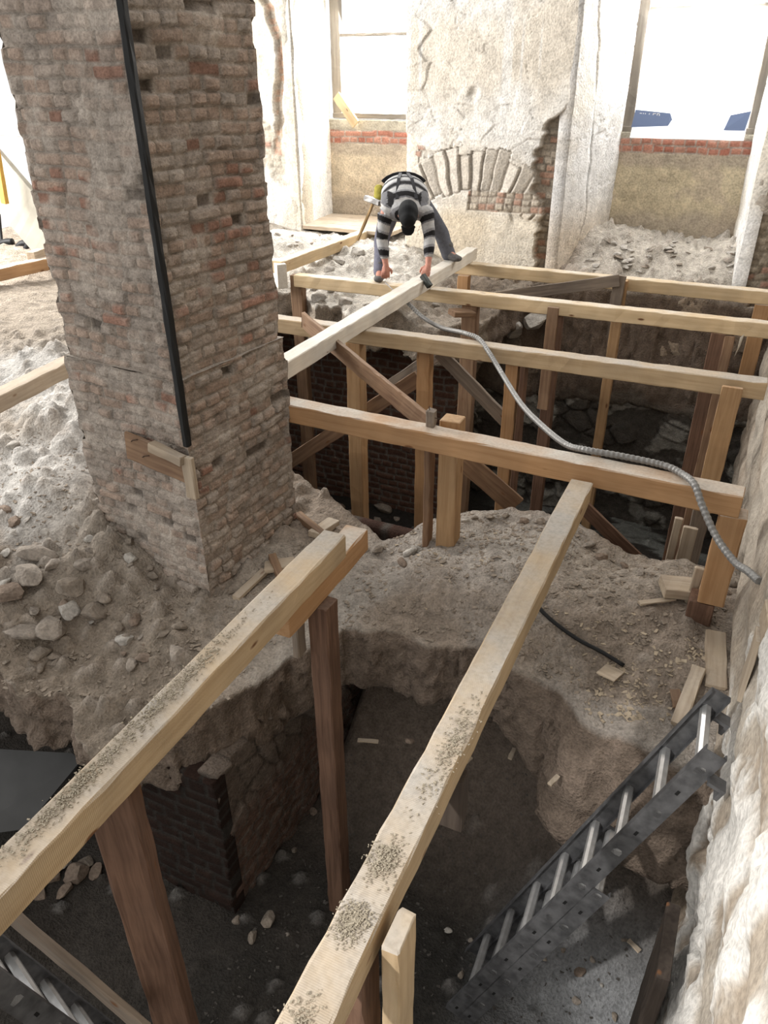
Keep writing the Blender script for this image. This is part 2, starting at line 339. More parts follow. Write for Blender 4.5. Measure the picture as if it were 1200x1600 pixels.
def pierface(u, v, P):
    hh, c = plasterwall(31, white=.86, bricky=.15)(u, v, P); x = P[:, 0]; z = P[:, 2]
    # fallen-plaster patch on the right arris, with fan of arch stones to its left
    cx, cz = -2.98, -.32; ang = np.degrees(np.arctan2(x-cx, z-cz)); rad = np.hypot(x-cx, z-cz)
    k = (ang+100+fbm(P3(x, z), 3, 3, 4)*1.8)/6.6; ki = np.floor(k).astype(np.int64); kf = k-ki; zz = np.zeros_like(ki)
    rr0 = .93+.05*(_h(ki, zz, zz, 3)-.5); rr1 = 1.36+.12*(_h(ki, zz, zz, 4)-.5)
    ar = (rad > rr0) & (rad < rr1) & (ang > -42) & (ang < 54) & (z > .35)
    e = ss(np.minimum(kf, 1-kf)*6.6*math.pi/180*rad, .004, .02)*ss(np.minimum(rad-rr0, rr1-rad), 0, .02)
    tilt = (kf-.5)*.05*np.where(_h(ki, zz, zz, 6) > .5, 1, -1)
    hh = np.where(ar, -.015+e*(.025+tilt*.7), hh); sc = mix((.56, .51, .44), (.68, .63, .56), _h(ki, zz, zz, 9)); c = np.where(ar[:, None], mix((.38, .34, .29), sc, e), c)
    # ragged brick patch at right corner between z .2 and 1.45
    pw = .27*ss(z, 1.46, 1.25)*(1-.35*ss(z, .9, .4))+.03; pw = pw*(1+.5*fbm(P3(x*0, z), 6, 4, 8))
    pt = ss(x-(-1.97-pw), -.01, .02)*ss(z, 1.5, 1.38)
    h1, h2, d = bricks(x, z, .07, .22, 5); eb = ss(d, .003, .012)
    hh = hh*(1-pt)+pt*(-.07+(h1-.5)*.03*eb-.015*(1-eb)); bc = mix((.30, .26, .21), mix((.34, .29, .23), (.34, .21, .15), (h2 > .75)*1.), eb); c = mix(c, bc, pt)
    # brick courses in a band right under the arch stones
    lb = (z < .62) & (z > .42) & (x > -3.0); h1, h2, d = bricks(x, z, .07, .2, 6); eb = ss(d, .003, .012)
    c = np.where((lb & (pt < .3))[:, None], mix((.36, .31, .26), mix((.52, .46, .38), (.46, .30, .23), (h2 > .7)*1.), eb), c); hh = np.where(lb & (pt < .3), (h1-.5)*.02*eb-.012*(1-eb), hh)
    idd, d1, d2 = cells(x*.8+.04*fbm(P3(x, z), 5, 2), z*1.5, 3.2, 14); je = ss(d2, .0, .05)*1.; jw = ss(fbm(P3(x, z), 1.2, 3, 77), -.15, .1)*(1-ar)*(1-pt); hh = hh+jw*((idd-.5)*.022-.006*(1-je)); c = mix(c, c*.84, jw*(1-je)); lz = ss(z, .5, .3); c = mix(c, c*np.array([.98, .93, .84]), lz)
    # whitewash runs
    run = ss(vn(P3(x*1, z*.04), 26, 3), .66, .8)*ss(z, .95, 1.3)*ss(vn(P3(x, z), 1.6, 5), .3, .6); c = mix(c, (.82, .81, .78), run*.7)
    return hh, c
wb = []
tag(relief('wall_back', (-3.77, YP, -.6), (1, 0, 0), (0, 0, 1), 1.82, ZT+.6, .012, pierface, M_plast, thick=.3), kind='structure')
def pier_far(u, v, P):
    hh, c = plasterwall(37, white=.8, bricky=.1, warm=(.66, .60, .50), cool=(.76, .73, .68))(u, v, P); x = P[:, 0]; z = P[:, 2]
    hole = ss(np.abs(x+5.42+.14*np.sin(z*2.4)+.06*fbm(P3(x*0, z), 5, 4, 2)-(z-1.3)*-.12), .07, .035)*ss(z, .85, 1.)
    h1, h2, d = bricks(x, z, .07, .2, 5); eb = ss(d, .003, .012)
    hh = hh*(1-hole)+hole*(-.05+(h1-.5)*.02*eb); c = mix(c, mix((.38, .33, .27), (.50, .34, .25), eb*(h2 > .3)), hole); return hh, c
tag(relief('wall_back', (-9.5, YP, -.5), (1, 0, 0), (0, 0, 1), 4.3, ZT+.5, .018, pier_far, M_plast, thick=.3), kind='structure')
tag(relief('wall_back', (-.06, YP, -.5), (1, 0, 0), (0, 0, 1), .7, ZT+.5, .02, plasterwall(39, white=.3, warm=(.40, .34, .26)), M_plast, thick=.3), kind='structure')
# reveals of the two recesses
rev = plasterwall(43, white=.95, warm=(.70, .65, .56), cool=(.78, .77, .75), bricky=.1)
tag(relief('wall_recess', (-5.2, YP, -.3), (-.1, 1, 0), (0, 0, 1), 1.02, ZT+.3, .02, rev, M_plast), kind='structure')
tag(relief('wall_recess', (-3.95, YR, -.3), (.2, -1, 0), (0, 0, 1), 1.02, ZT+.3, .03, rev, M_plast), kind='structure')
def revb(u, v, P):
    hh, c = plasterwall(47, white=1.2, warm=(.66, .62, .56), cool=(.70, .70, .70))(u, v, P)
    z = P[:, 2]; ck = ss(np.abs(u-.42-.1*np.sin(z*2)-.08*fbm(P3(u*0, z), 3, 4, 3)), .004, .02); c = c*(.55+.45*ck)[:, None]; hh = hh-.02*(1-ck)+.02*ss(u, .45, .4)
    c = mix(c, c*np.array([.9, .8, .68]), ss(z, .7, .1)); return hh, c
tag(relief('wall_recess', (-1.95, YP-.02, -.3), (.36, 1, 0), (0, 0, 1), 1.08, ZT+.3, .014, revb, M_plast), kind='structure')
tag(relief('wall_recess', (-.2, YR, -.3), (.12, -1, 0), (0, 0, 1), 1.02, ZT+.3, .02, rev, M_plast), kind='structure')
def sill(s, wcol):
    def f(u, v, P):
        hh, c = plasterwall(s, white=.85, warm=wcol, cool=tuple(x*.93 for x in wcol), bricky=.12)(u, v, P); z = P[:, 2]
        c = mix(c, (.42, .36, .29), np.clip(ss(z+.1*fbm(P3(u, v), 3, 4, 5), .45, .3)+ss(z+.06*fbm(P3(u, v), 4, 4, 6), .82, .9), 0, 1)*.8); c = mix(c, (.50, .42, .33), ss(fbm(P3(u, v), 3, 4, 25), .05, .2)*.6)
        b = (z > .98) & (z < 1.125); h1, h2, d = bricks(u, (z-.98), .0725, .23, s); e = ss(d, .003, .01)
        hh = np.where(b, .012*e+(h1-.5)*.01, hh); c = np.where(b[:, None], mix((.46, .42, .37), mix((.42, .17, .12), (.50, .27, .20), h1), e), c)
        c = np.where((z >= 1.125)[:, None], np.array([.48, .44, .36])*(1+.15*fbm(P, 9, 3, 2))[:, None], c); return hh, c
    return f
tag(relief('wall_recess', (-5.35, YR, -.3), (1, 0, 0), (0, 0, 1), 1.45, 1.55, .014, sill(51, (.66, .56, .42)), M_plast), kind='structure')
tag(relief('wall_recess', (-1.62, YR, -.3), (1, 0, 0), (0, 0, 1), 1.45, 1.48, .014, sill(53, (.60, .52, .37)), M_plast), kind='structure')
for k, (xa, xb, hl) in enumerate([(-5.35, -3.9, 3.2), (-1.62, -.15, 3.2)]):
    tag(relief('wall_recess', (xa, YR, hl), (1, 0, 0), (0, 0, 1), xb-xa, ZT-hl, .05, plasterwall(57+k, white=.9), M_plast), kind='structure')
# ---------- windows
W_frame = wood('grey_window_frame', (.27, .245, .21), (.20, .175, .15), 0, knots=.02)
def window(n, xl, xr, z0, z1, y, tz, rails=()):
    w = empty('window_%d' % n, ((xl+xr)/2, y, z0)); tag(w, kind='structure')
    f = .13
    for nm, a, b, ww, hh in (('side_frame', (xl+f/2, y, z0), (xl+f/2, y, z1), .08, f), ('side_frame', (xr-f/2, y, z0), (xr-f/2, y, z1), .08, f)):
        stick(nm, a, b, ww, hh, W_frame, w, up=(1, 0, 0))
    stick('bottom_frame', (xl, y, z0+.03), (xr, y, z0+.03), .1, .06, W_frame, w); stick('top_frame', (xl, y, z1-.04), (xr, y, z1-.04), .08, .08, W_frame, w)
    stick('transom', (xl, y, tz), (xr, y, tz), .05, .035, W_frame, w)
    return w
w1 = window(1, -5.26, -3.92, 1.26, 3.2, 9.78, 2.17)
w2 = window(2, -1.60, -.16, 1.18, 3.2, 9.78, 2.33)
# white film stretched over the second window, its flap folded over the sill
M_film = plain('glowing_white_film', (.8, .8, .8), .5, emis=(1, .99, .98, 1.0)); M_blue = plain('blue_print', (.09, .12, .20), .6, emis=(.20, .25, .38, .25)); M_white = plain('white_print', (.75, .75, .78), .6)  # film and blue print emit in place of daylight shining through
fl = empty('window_film', (-.88, 9.7, 1.1)); tag(fl, 'white plastic film with blue printed corners stretched over the right-hand window', 'film')
V = []; F = []
nx, nz = 24, 40
for j in range(nz+1):
    for i in range(nx+1):
        x = -1.47+i/nx*1.17; z = 1.13+j/nz*1.17; y = 9.72+.012*math.sin(x*9+z*2)-(.10*max(0, (1.30-z)/.17))
        V.append((x+.88, y-9.7, z-1.1))
for j in range(nz):
    for i in range(nx): a = j*(nx+1)+i; F.append((a, a+1, a+nx+2, a+nx+1))
o = mesh('sheet', V, F, M_film, fl, smooth=True); sm_ = o.modifiers.new('s', 'SOLIDIFY'); sm_.thickness = .003
def quadpatch(name, pts, mat, parent, base, th=.002):
    V = [Vector(p)-Vector(base) for p in pts]; n = len(V); nn = (V[1]-V[0]).cross(V[2]-V[1]).normalized()*th
    VV = V+[v+nn for v in V]; F = [tuple(range(n))[::-1], tuple(range(n, 2*n))]+[(i, (i+1) % n, n+(i+1) % n, n+i) for i in range(n)]
    return mesh(name, VV, F, mat, parent)
bs = (-.88, 9.7, 1.1)
def fy(z): return 9.695-(.10*max(0, (1.30-z)/.17))
quadpatch('printed_corner', [(-1.475, fy(1.23), 1.23), (-1.09, fy(1.25), 1.25), (-1.06, fy(1.30), 1.31), (-1.09, fy(1.34), 1.37), (-1.46, fy(1.37), 1.40)], M_blue, fl, bs)
quadpatch('printed_corner', [(-.52, fy(1.22), 1.22), (-.31, fy(1.22), 1.22), (-.29, fy(1.38), 1.40), (-.48, fy(1.36), 1.36)], M_blue, fl, bs)
cu = bpy.data.curves.new('lettering', 'FONT'); cu.body = 'SILLER'; cu.size = .085; cu.extrude = .0015; cu.materials.append(M_white)
t_ = bpy.data.objects.new('lettering', cu); COL.objects.link(t_)
bpy.context.view_layer.update()
me = bpy.data.meshes.new_from_object(t_.evaluated_get(bpy.context.evaluated_depsgraph_get())); COL.objects.unlink(t_); bpy.data.objects.remove(t_)
o = bpy.data.objects.new('lettering', me); COL.objects.link(o); o.parent = fl; o.location = (-1.42+.88, fy(1.31)-.010-9.7, 1.312-1.1); o.rotation_euler = (math.radians(88), 0, 0)
# ---------- right wall
def rightwall(u, v, P):
    y = P[:, 1]; z = P[:, 2]
    hh, c = plasterwall(61, white=.75, warm=(.36, .30, .235), cool=(.45, .40, .335), bricky=.05, amp=1.3)(u, v, P)
    big = fbm(P, 1.1, 4, 9); hh = hh+.03*big+.012*np.sin(z*18+3*big)
    low = ss(z, -.75, -1.15); hh = hh-.03*low*0; c = mix(c, c*np.array([.8, .72, .66]), low*.5)
    wp = ss(fbm(P3(y*1.2, z*2.2), 2, 5, 5)+.45*ss(y, 2.9, 2.2)*ss(z, -1.9, -1.2)-.1, -.1, .05)*ss(y, 3.3, 2.6)*ss(z, .9, .4)*ss(fbm(P3(y*1.3, z*.8), 4, 5, 66), -.28, -.05)  # white plaster patches; mottled sun and brown shadow put into their colour
    c = mix(c, (.74, .72, .68), wp*.9); hh = hh+wp*.012*(1+fbm(P, 22, 3, 4))
    return hh, c
tag(relief('wall_right', (.36, 8.7, -3.2), (0, -1, 0), (0, 0, 1), 11.5, 3.9+3.2, .022, rightwall, M_plast, thick=.3), kind='structure')
# ---------- cellar floor
def floorz(x, y):
    z = -2.5-.5*ss(y, 4.2, 5.2)+.95*ss(y, 2.6, 3.7)*(1-ss(y, 4.0, 4.6))*ss(x, -1.95, -1.7)+.5*ss(x, -.9, -.1)*ss(y, 2.2, 3.0)*(1-ss(y, 4.0, 4.6)); return z
nx, ny = 250, 400
xx, yy = np.meshgrid(np.linspace(-6, .45, nx), np.linspace(-1.6, 8.6, ny)); xx = xx.ravel(); yy = yy.ravel()
PP = P3(xx, yy); idd, d1, d2 = cells(xx, yy, 9, 3)
zz = floorz(xx, yy)+.03*fbm(PP, 1.6, 4)+.012*fbm(PP, 9, 4, 3)+np.where(idd > .8, (idd-.8)*.25*ss(.42-d1, 0, .25), 0)
zz = zz+.25*ss(np.hypot((xx+3.2)/.6, (yy-1.3)/.4), 1, 0)*(1+.5*fbm(PP, 5, 3, 8))
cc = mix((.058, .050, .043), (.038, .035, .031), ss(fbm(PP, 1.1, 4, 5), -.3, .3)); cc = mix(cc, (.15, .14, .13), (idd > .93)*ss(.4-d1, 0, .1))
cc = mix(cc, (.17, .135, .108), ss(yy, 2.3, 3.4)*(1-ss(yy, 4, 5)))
cc = mix(cc, (.38, .39, .40), ss(xx, -.7, -.1)*ss(yy, 2.9, 2.3)*.8)  # pale dust at the right, with the sunlit area put into the colour
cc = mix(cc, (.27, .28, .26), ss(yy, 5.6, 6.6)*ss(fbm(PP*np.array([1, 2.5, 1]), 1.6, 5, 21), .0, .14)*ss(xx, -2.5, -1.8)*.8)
i = np.arange(nx*ny).reshape(ny, nx); q = np.stack([i[:-1, :-1], i[:-1, 1:], i[1:, 1:], i[1:, :-1]], -1).reshape(-1, 4)
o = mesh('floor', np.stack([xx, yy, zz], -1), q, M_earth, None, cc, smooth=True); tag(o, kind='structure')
# ---------- walls of the rear pit
def pitwall(u, v, P):
    z = P[:, 2]; x = P[:, 0]; idd, d1, d2 = cells(u+.03*fbm(P, 4, 3), v*1.6, 3.6, 4)
    e = ss(d2, .02, .16); hh = (idd-.5)*.10*e-.03*(1-e)+.03*fbm(P3(u, v), 2.2, 4, 2)+.012*fbm(P3(u, v), 14, 3, 3)
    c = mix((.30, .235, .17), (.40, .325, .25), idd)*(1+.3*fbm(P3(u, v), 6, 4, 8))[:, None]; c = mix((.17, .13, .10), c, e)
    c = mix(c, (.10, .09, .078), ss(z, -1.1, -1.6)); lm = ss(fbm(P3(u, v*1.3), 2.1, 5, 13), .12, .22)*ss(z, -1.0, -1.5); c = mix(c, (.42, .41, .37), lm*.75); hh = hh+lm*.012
    return hh, c
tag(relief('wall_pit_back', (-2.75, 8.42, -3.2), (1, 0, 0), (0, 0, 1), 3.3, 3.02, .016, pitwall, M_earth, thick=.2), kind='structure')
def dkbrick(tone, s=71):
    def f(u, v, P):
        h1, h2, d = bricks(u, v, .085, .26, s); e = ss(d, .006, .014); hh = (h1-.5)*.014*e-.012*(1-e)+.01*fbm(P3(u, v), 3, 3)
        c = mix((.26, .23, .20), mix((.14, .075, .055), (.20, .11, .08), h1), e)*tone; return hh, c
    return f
tag(relief('wall_pit_brick', (-5.4, 7.55, -3.2), (1, 0, 0), (0, 0, 1), 2.75, 2.75, .016, dkbrick(.85), M_brick, thick=.2), kind='structure')
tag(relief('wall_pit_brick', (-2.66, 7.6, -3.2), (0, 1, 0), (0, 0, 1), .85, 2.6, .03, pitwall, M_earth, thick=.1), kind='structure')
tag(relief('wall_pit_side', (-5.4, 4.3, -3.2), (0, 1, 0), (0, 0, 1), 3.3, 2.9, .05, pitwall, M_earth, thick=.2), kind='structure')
# ---------- pier of the cellar under the brick pillar and the front pit walls
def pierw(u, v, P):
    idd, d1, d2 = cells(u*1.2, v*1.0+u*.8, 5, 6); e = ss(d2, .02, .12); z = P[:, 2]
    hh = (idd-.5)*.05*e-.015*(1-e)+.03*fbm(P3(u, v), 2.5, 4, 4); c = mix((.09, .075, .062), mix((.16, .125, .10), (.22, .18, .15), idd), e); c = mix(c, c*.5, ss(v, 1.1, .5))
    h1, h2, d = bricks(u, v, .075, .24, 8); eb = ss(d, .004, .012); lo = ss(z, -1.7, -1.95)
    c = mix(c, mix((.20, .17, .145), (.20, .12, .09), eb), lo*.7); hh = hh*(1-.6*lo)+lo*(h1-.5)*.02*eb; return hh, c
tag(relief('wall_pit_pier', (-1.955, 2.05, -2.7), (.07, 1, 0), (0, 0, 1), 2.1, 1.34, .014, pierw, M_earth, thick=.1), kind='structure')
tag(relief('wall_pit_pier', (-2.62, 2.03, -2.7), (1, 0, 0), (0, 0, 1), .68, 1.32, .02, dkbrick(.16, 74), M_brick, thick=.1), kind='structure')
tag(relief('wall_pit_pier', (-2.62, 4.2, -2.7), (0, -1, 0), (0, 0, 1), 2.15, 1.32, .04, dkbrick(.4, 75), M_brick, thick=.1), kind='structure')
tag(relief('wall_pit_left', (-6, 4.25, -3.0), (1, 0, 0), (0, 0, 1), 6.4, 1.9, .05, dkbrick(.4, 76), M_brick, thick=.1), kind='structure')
# ---------- broken ground left standing over the old vaults: one thick slab with the pit as a hole
def inpoly(x, y, poly):
    r = np.zeros(x.shape, bool); n = len(poly)
    for i in range(n):
        x0, y0 = poly[i]; x1, y1 = poly[(i+1) % n]
        if y0 == y1: continue
        m = ((y0 > y) != (y1 > y)) & (x < (x1-x0)*(y-y0)/(y1-y0)+x0); r ^= m
    return r
GP = np.array([(-3.0, 2.0, -1.12), (-2.4, 1.8, -1.15), (-4, 1.95, -1.1), (-2.48, 2.86, -.92), (-2.37, 3.71, -.86), (-3.36, 2.96, -.66), (-1.8, 2.5, -1.06), (-1.75, 3.0, -1.03), (-1.3, 3.1, -1.02), (-.35, 3.0, -1.0),
    (.2, 2.85, -.95), (-.9, 3.8, -.74), (-1.3, 4.3, -.85), (-.5, 3.7, -.78), (-.4, 4.2, -.85), (0, 4, -.78), (.2, 3.5, -.8), (-1.3, 3.6, -.85), (-1.8, 3.6, -.95), (-3.6, 2.7, -.78), (-4.2, 2.5, -.75), (-4.0, 3.2, -.52), (-5, 3.3, -.45), (-5, 2.4, -.7), (-4.2, 3.9, -.32), (-4.9, 4.4, -.22),
    (-6, 3.5, -.35), (-5.2, 5, -.14), (-7, 5, -.15), (-6, 7, -.12), (-7.5, 3, -.3), (-4.5, 7.5, -.10), (-4.2, 7.0, -.28), (-3.6, 6.85, -.34), (-3.3, 7.4, -.15), (-2.7, 7.0, -.42), (-2.3, 7.6, -.5), (-2.4, 8.3, -.25), (-1, 8.45, -.2), (.2, 8.45, -.25), (-1, 9.3, .14), (0, 9.4, .15), (-1.4, 9.6, .2), (-5, 9, .02), (-5.2, 8, .12), (-6, 8.3, .15), (-4.2, 8.3, .0), (-8.5, 7, -.1), (-9, 9, 0)])
def gz(x, y):
    w = 0; s = 0
    for a, b, c in GP:
        k = 1/((x-a)**2+(y-b)**2+.02)**1.7; w = w+k; s = s+k*c
    return s/w
poly = [(-9.4, 2.05), (-6, 2.0), (-3.9, 1.92), (-3.35, 1.98), (-3.05, 1.86), (-2.85, 2.02), (-2.6, 1.84), (-2.44, 1.80), (-2.32, 1.98), (-2.18, 2.02), (-2.04, 2.22), (-1.94, 2.42), (-1.88, 2.65), (-1.76, 2.9), (-1.64, 3.05), (-1.35, 3.10), (-1.2, 3.05), (-.95, 3.14), (-.75, 3.06), (-.4, 3.0), (-.2, 2.86), (.0, 2.80), (.42, 2.78),
    (.42, 4.25), (.02, 4.24), (-.2, 4.26), (-.4, 4.30), (-.6, 4.42), (-.87, 4.50), (-1.15, 4.50), (-1.36, 4.42), (-1.6, 4.16), (-1.85, 3.86), (-2.1, 4.0), (-2.9, 4.4), (-4.6, 4.6), (-5.0, 5.4), (-5.0, 6.3), (-4.72, 6.85), (-4.5, 6.95), (-4.28, 7.18), (-4.1, 6.85), (-3.9, 6.72), (-3.75, 6.95), (-3.55, 6.7), (-3.35, 6.76), (-3.15, 7.05), (-2.9, 6.95), (-2.6, 6.9), (-2.42, 7.15), (-2.3, 7.9), (-2.1, 8.38), (-1, 8.36), (.42, 8.36),
    (.42, 9.75), (-9.4, 9.75)]
res = .025
gx = np.arange(-9.4, .45, res); gy = np.arange(1.6, 9.8, res); X, Y = np.meshgrid(gx, gy); nX, nY = len(gx), len(gy)
cx = X[:-1, :-1]+res/2; cy = Y[:-1, :-1]+res/2
j1 = fbm(P3(cx.ravel(), cy.ravel()), 5, 3, 31).reshape(cx.shape)*.045; j2 = fbm(P3(cx.ravel(), cy.ravel()), 5, 3, 37).reshape(cx.shape)*.045
ins = inpoly(cx+j1, cy+j2, poly)
i = np.arange(nX*nY).reshape(nY, nX); q = np.stack([i[:-1, :-1], i[:-1, 1:], i[1:, 1:], i[1:, :-1]], -1)[ins]
used = np.unique(q); mp = -np.ones(nX*nY, np.int64); mp[used] = np.arange(len(used)); q = mp[q]; x = X.ravel()[used]; y = Y.ravel()[used]
ed = np.concatenate([q[:, [0, 1]], q[:, [1, 2]], q[:, [2, 3]], q[:, [3, 0]]]); key = np.sort(ed, 1); kk = key[:, 0]*10**7+key[:, 1]
un, inv, cnt = np.unique(kk, return_inverse=True, return_counts=True); bd = ed[cnt[inv] == 1]
nb = len(x); sx = np.zeros(nb); sy = np.zeros(nb); dg = np.zeros(nb)
for it in range(5):
    sx[:] = 0; sy[:] = 0; dg[:] = 0
    for a, b in ((0, 1), (1, 0)): np.add.at(sx, bd[:, a], x[bd[:, b]]); np.add.at(sy, bd[:, a], y[bd[:, b]]); np.add.at(dg, bd[:, a], 1)
    m = dg > 0; x[m] = .5*x[m]+.5*sx[m]/dg[m]; y[m] = .5*y[m]+.5*sy[m]/dg[m]
P = P3(x, y); idd, d1, d2 = cells(x, y, 11, 5); id2, e1, e2 = cells(x, y, 5.5, 8)
moundw = ss(x, -2.1, -1.7)*(1-ss(y, 4.6, 5.)); leftr = (1-ss(x, -2.4, -2.2))*(1-ss(y, 4.4, 5.0)); sand = ss(y, 4.2, 4.8)*(1-ss(x, -5.2, -4.9))*(1-ss(y, 7.2, 7.8))
rec = ss(y, 8.5, 8.8)*ss(x, -1.9, -1.6); overh = ss(y, 6, 6.4)*ss(x, -4.9, -4.7)
zt = gz(x, y)+.05*fbm(P, 1.8, 4)+.022*fbm(P, 7, 4, 3)+.016*fbm(P, 22, 4, 5)+.012*np.abs(fbm(P*np.array([1, 2.2, 1]), 6, 4, 45))
rk = np.where(idd > .55, (idd-.55)*.13*ss(.55-d1, 0, .3), 0)*(leftr*1.1+rec*.6+moundw*.25+overh*.7+.1*sand)
rk2 = np.where(id2 > .6, (id2-.6)*.22*ss(.5-e1, 0, .2), 0)*(leftr*.8+overh*.5); zt = zt+rk+rk2
br = mix((.31, .255, .205), (.38, .33, .275), ss(fbm(P, 1.5, 4, 9), -.3, .3)); ct = br
ct = mix(ct, (.225, .182, .14), leftr*ss(y, 3.2, 2.2)*.8)
wd = ss(-x, 3.3, 4.0)*ss(y, 2.1, 2.6)*(1-ss(y, 4.2, 4.6)); ct = mix(ct, (.56, .54, .51), wd*ss(fbm(P, 2, 4, 15), -.35, .1)*.85)
ct = mix(ct, (.34, .29, .235), sand); ct = mix(ct, (.52, .48, .42), rec*.8); ct = mix(ct, (.64, .60, .54), ss(y, 6.3, 6.9)*ss(x, -6, -5)*(1-ss(x, -3.4, -2.7))*.9)
ct = mix(ct, (.44, .42, .39), moundw*ss(fbm(P, 1.1, 4, 41), -.02, .22)*.45)
ct = ct*(1+.18*fbm(P, 20, 3, 11))[:, None]
ct = mix(ct, (.40, .35, .30), (idd > .8)*ss(.42-d1, 0, .1)*.5)
zb = zt-.42-.10*fbm(P, 1.5, 3, 2)-.28*ss(x, -1.0, -.3)*ss(3.8-y, 0, .5)-.9*ss(y, 8.2, 8.4)
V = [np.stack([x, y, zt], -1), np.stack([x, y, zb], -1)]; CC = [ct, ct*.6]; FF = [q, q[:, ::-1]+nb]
# side rows
bv = np.unique(bd); bi = -np.ones(nb, np.int64); bi[bv] = np.arange(len(bv)); nx_ = np.zeros(nb); ny_ = np.zeros(nb)
ex = x[bd[:, 1]]-x[bd[:, 0]]; ey = y[bd[:, 1]]-y[bd[:, 0]]
for a in (0, 1): np.add.at(nx_, bd[:, a], ey); np.add.at(ny_, bd[:, a], -ex)
for it in range(3):
    tx = nx_.copy(); ty = ny_.copy()
    for a, b in ((0, 1), (1, 0)): np.add.at(tx, bd[:, a], nx_[bd[:, b]]); np.add.at(ty, bd[:, a], ny_[bd[:, b]])
    l = np.hypot(tx, ty)+1e-9; nx_, ny_ = tx/l, ty/l
NR = 16; base = 2*nb; rows = [bv]
zf = floorz(x[bv], y[bv])
for r in range(1, NR):
    t = r/NR; zr = zt[bv]*(1-t)+zb[bv]*t; Q = np.stack([x[bv], y[bv], zr*.5], -1)
    cut = np.abs(fbm(Q*np.array([1, 1, .25]), 7, 3, 51)); ci, c1, c2_ = cells(np.arctan2(Q[:, 1]-3, Q[:, 0]+1)*2.2+Q[:, 0], zr*1.1, 9, 12); o_ = (.03*fbm(Q, 3, 4, 19)+.035*cut-.01+.05*(ci-.5)*ss(c2_, 0, .12)-.02*(1-ss(c2_, 0, .1))+.012*fbm(Q*np.array([1, 1, 2]), 22, 3, 53))*min(1, t*4)+t*.03
    # the right-hand bank of the front pit slopes out into the pit as it goes down
    bank = ss(x[bv], -.8, -.2)*(y[bv] < 3.3)
    o_ = o_+bank*t*.16
    V.append(np.stack([x[bv]+nx_[bv]*o_, y[bv]+ny_[bv]*o_, zr+.01*fbm(Q, 12, 2, 3)], -1))
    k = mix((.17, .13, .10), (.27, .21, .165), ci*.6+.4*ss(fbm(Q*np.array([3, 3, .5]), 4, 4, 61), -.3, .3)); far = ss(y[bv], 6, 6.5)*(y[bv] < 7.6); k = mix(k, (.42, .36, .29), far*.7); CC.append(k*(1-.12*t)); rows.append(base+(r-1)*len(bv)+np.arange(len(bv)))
rows.append(bv+nb)
for r in range(NR):
    a = bi[bd[:, 0]]; b = bi[bd[:, 1]]; FF.append(np.stack([rows[r][b], rows[r][a], rows[r+1][a], rows[r+1][b]], -1))
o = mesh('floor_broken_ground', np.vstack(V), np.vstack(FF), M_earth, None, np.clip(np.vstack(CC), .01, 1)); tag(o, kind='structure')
GT = (gx, gy)
def ground(px, py):                       # height of the broken ground at a point
    p = np.array([[px, py, 0.]]); return float(gz(p[:, 0], p[:, 1])[0]+.05*fbm(p, 1.8, 4)[0]+.022*fbm(p, 7, 4, 3)[0])
def fl_z(px, py):
    p = np.array([[px, py, 0.]]); return float(floorz(p[:, 0], p[:, 1])[0]+.03*fbm(p, 1.6, 4)[0])
# ================================================================== TIMBERS

def beam(P0, P1, w, h, mat, label, name='timber_beam', cat='beam', group=None, **k):
    return tag(stick(name, P0, P1, w, h, mat, **k), label, cat, group)
def post(x, y, zt_, zb_, w, d, mat, label, cat='post', name='timber_post', lean=(0, 0), **k):
    return tag(stick(name, (x+lean[0], y+lean[1], zb_), (x, y, zt_), d, w, mat, up=(1, 0, 0), **k), label, cat)
# four cross beams of the rear pit, tops at the same level
beam((-2.98, 7.99, 0), (.34, 7.96, 0), .12, .12, W_pale, 'rearmost long pale beam across the pit, under the worker, in front of the back wall', top=True)
beam((-4.16, 6.79, 0), (.34, 6.86, 0), .12, .12, W_pale, 'second long pale beam from the back wall, across the rear pit', top=True)
beam((-3.75, 5.38, 0), (.29, 5.40, 0), .125, .12, W_dusty, 'third dusty beam from the back wall, crossed by the leaning board', top=True)
beam((-2.62, 3.81, 0), (.225, 3.69, 0), .13, .12, W_orange, 'orange dusty beam right beside the brick pillar, hose lying over its right end', top=True)
# long lengthwise beams
beam((-1.435, -.6, 0), (-1.435, 2.53, 0), .115, .12, W_dusty, 'near left beam covered with sawdust, running up to a post before the pillar', top=True)
beam((-1.455, 2.05, -.122), (-1.455, 2.79, -.122), .12, .12, W_orange, 'short orange beam piece clamped under the end of the near left beam', top=True)
beam((-.555, -.6, -.06), (-.545, 3.60, -.06), .115, .12, W_dusty, 'long central beam with sawdust piles, running from the bottom edge to the orange beam', top=True)
beam((-2.69, 3.7, .122), (-2.75, 8.16, .122), .125, .12, W_white, 'whitish beam the worker leans on, laid on top of the cross beams', top=True)
beam((-4.36, 6.75, .115), (-4.33, 8.95, .10), .125, .12, W_pale, 'bright pale beam resting on rubble by the plank platform', top=True)
tag(stick('timber_block', (-4.50, 6.92, -.02), (-4.27, 6.70, -.02), .10, .24, W_white, ch=.004), 'whitish block fixed across the near end of the bright pale beam', 'block')
beam(U(-60, 640, 2, .0), U(112, 556, 2, .0), .13, .11, W_light, 'dusty edge board on the sandy ground left of the pillar', top=True)
beam(U(-60, 430, 2, .05), U(92, 398, 2, .05), .14, .12, W_orange, 'orange-brown beam at the far left behind the sandy ground', top=True)
tag(stick('timber_block', U(48, 400, 2, .08), U(66, 394, 2, .08), .1, .08, W_light), 'small offcut lying on the far left beam', 'block')
tag(stick('timber_beam', (.325, 2.55, .06), (.66, 2.58, .06), .15, .10, W_light), 'dusty whitish beam end projecting from the right wall above the hose', 'beam')
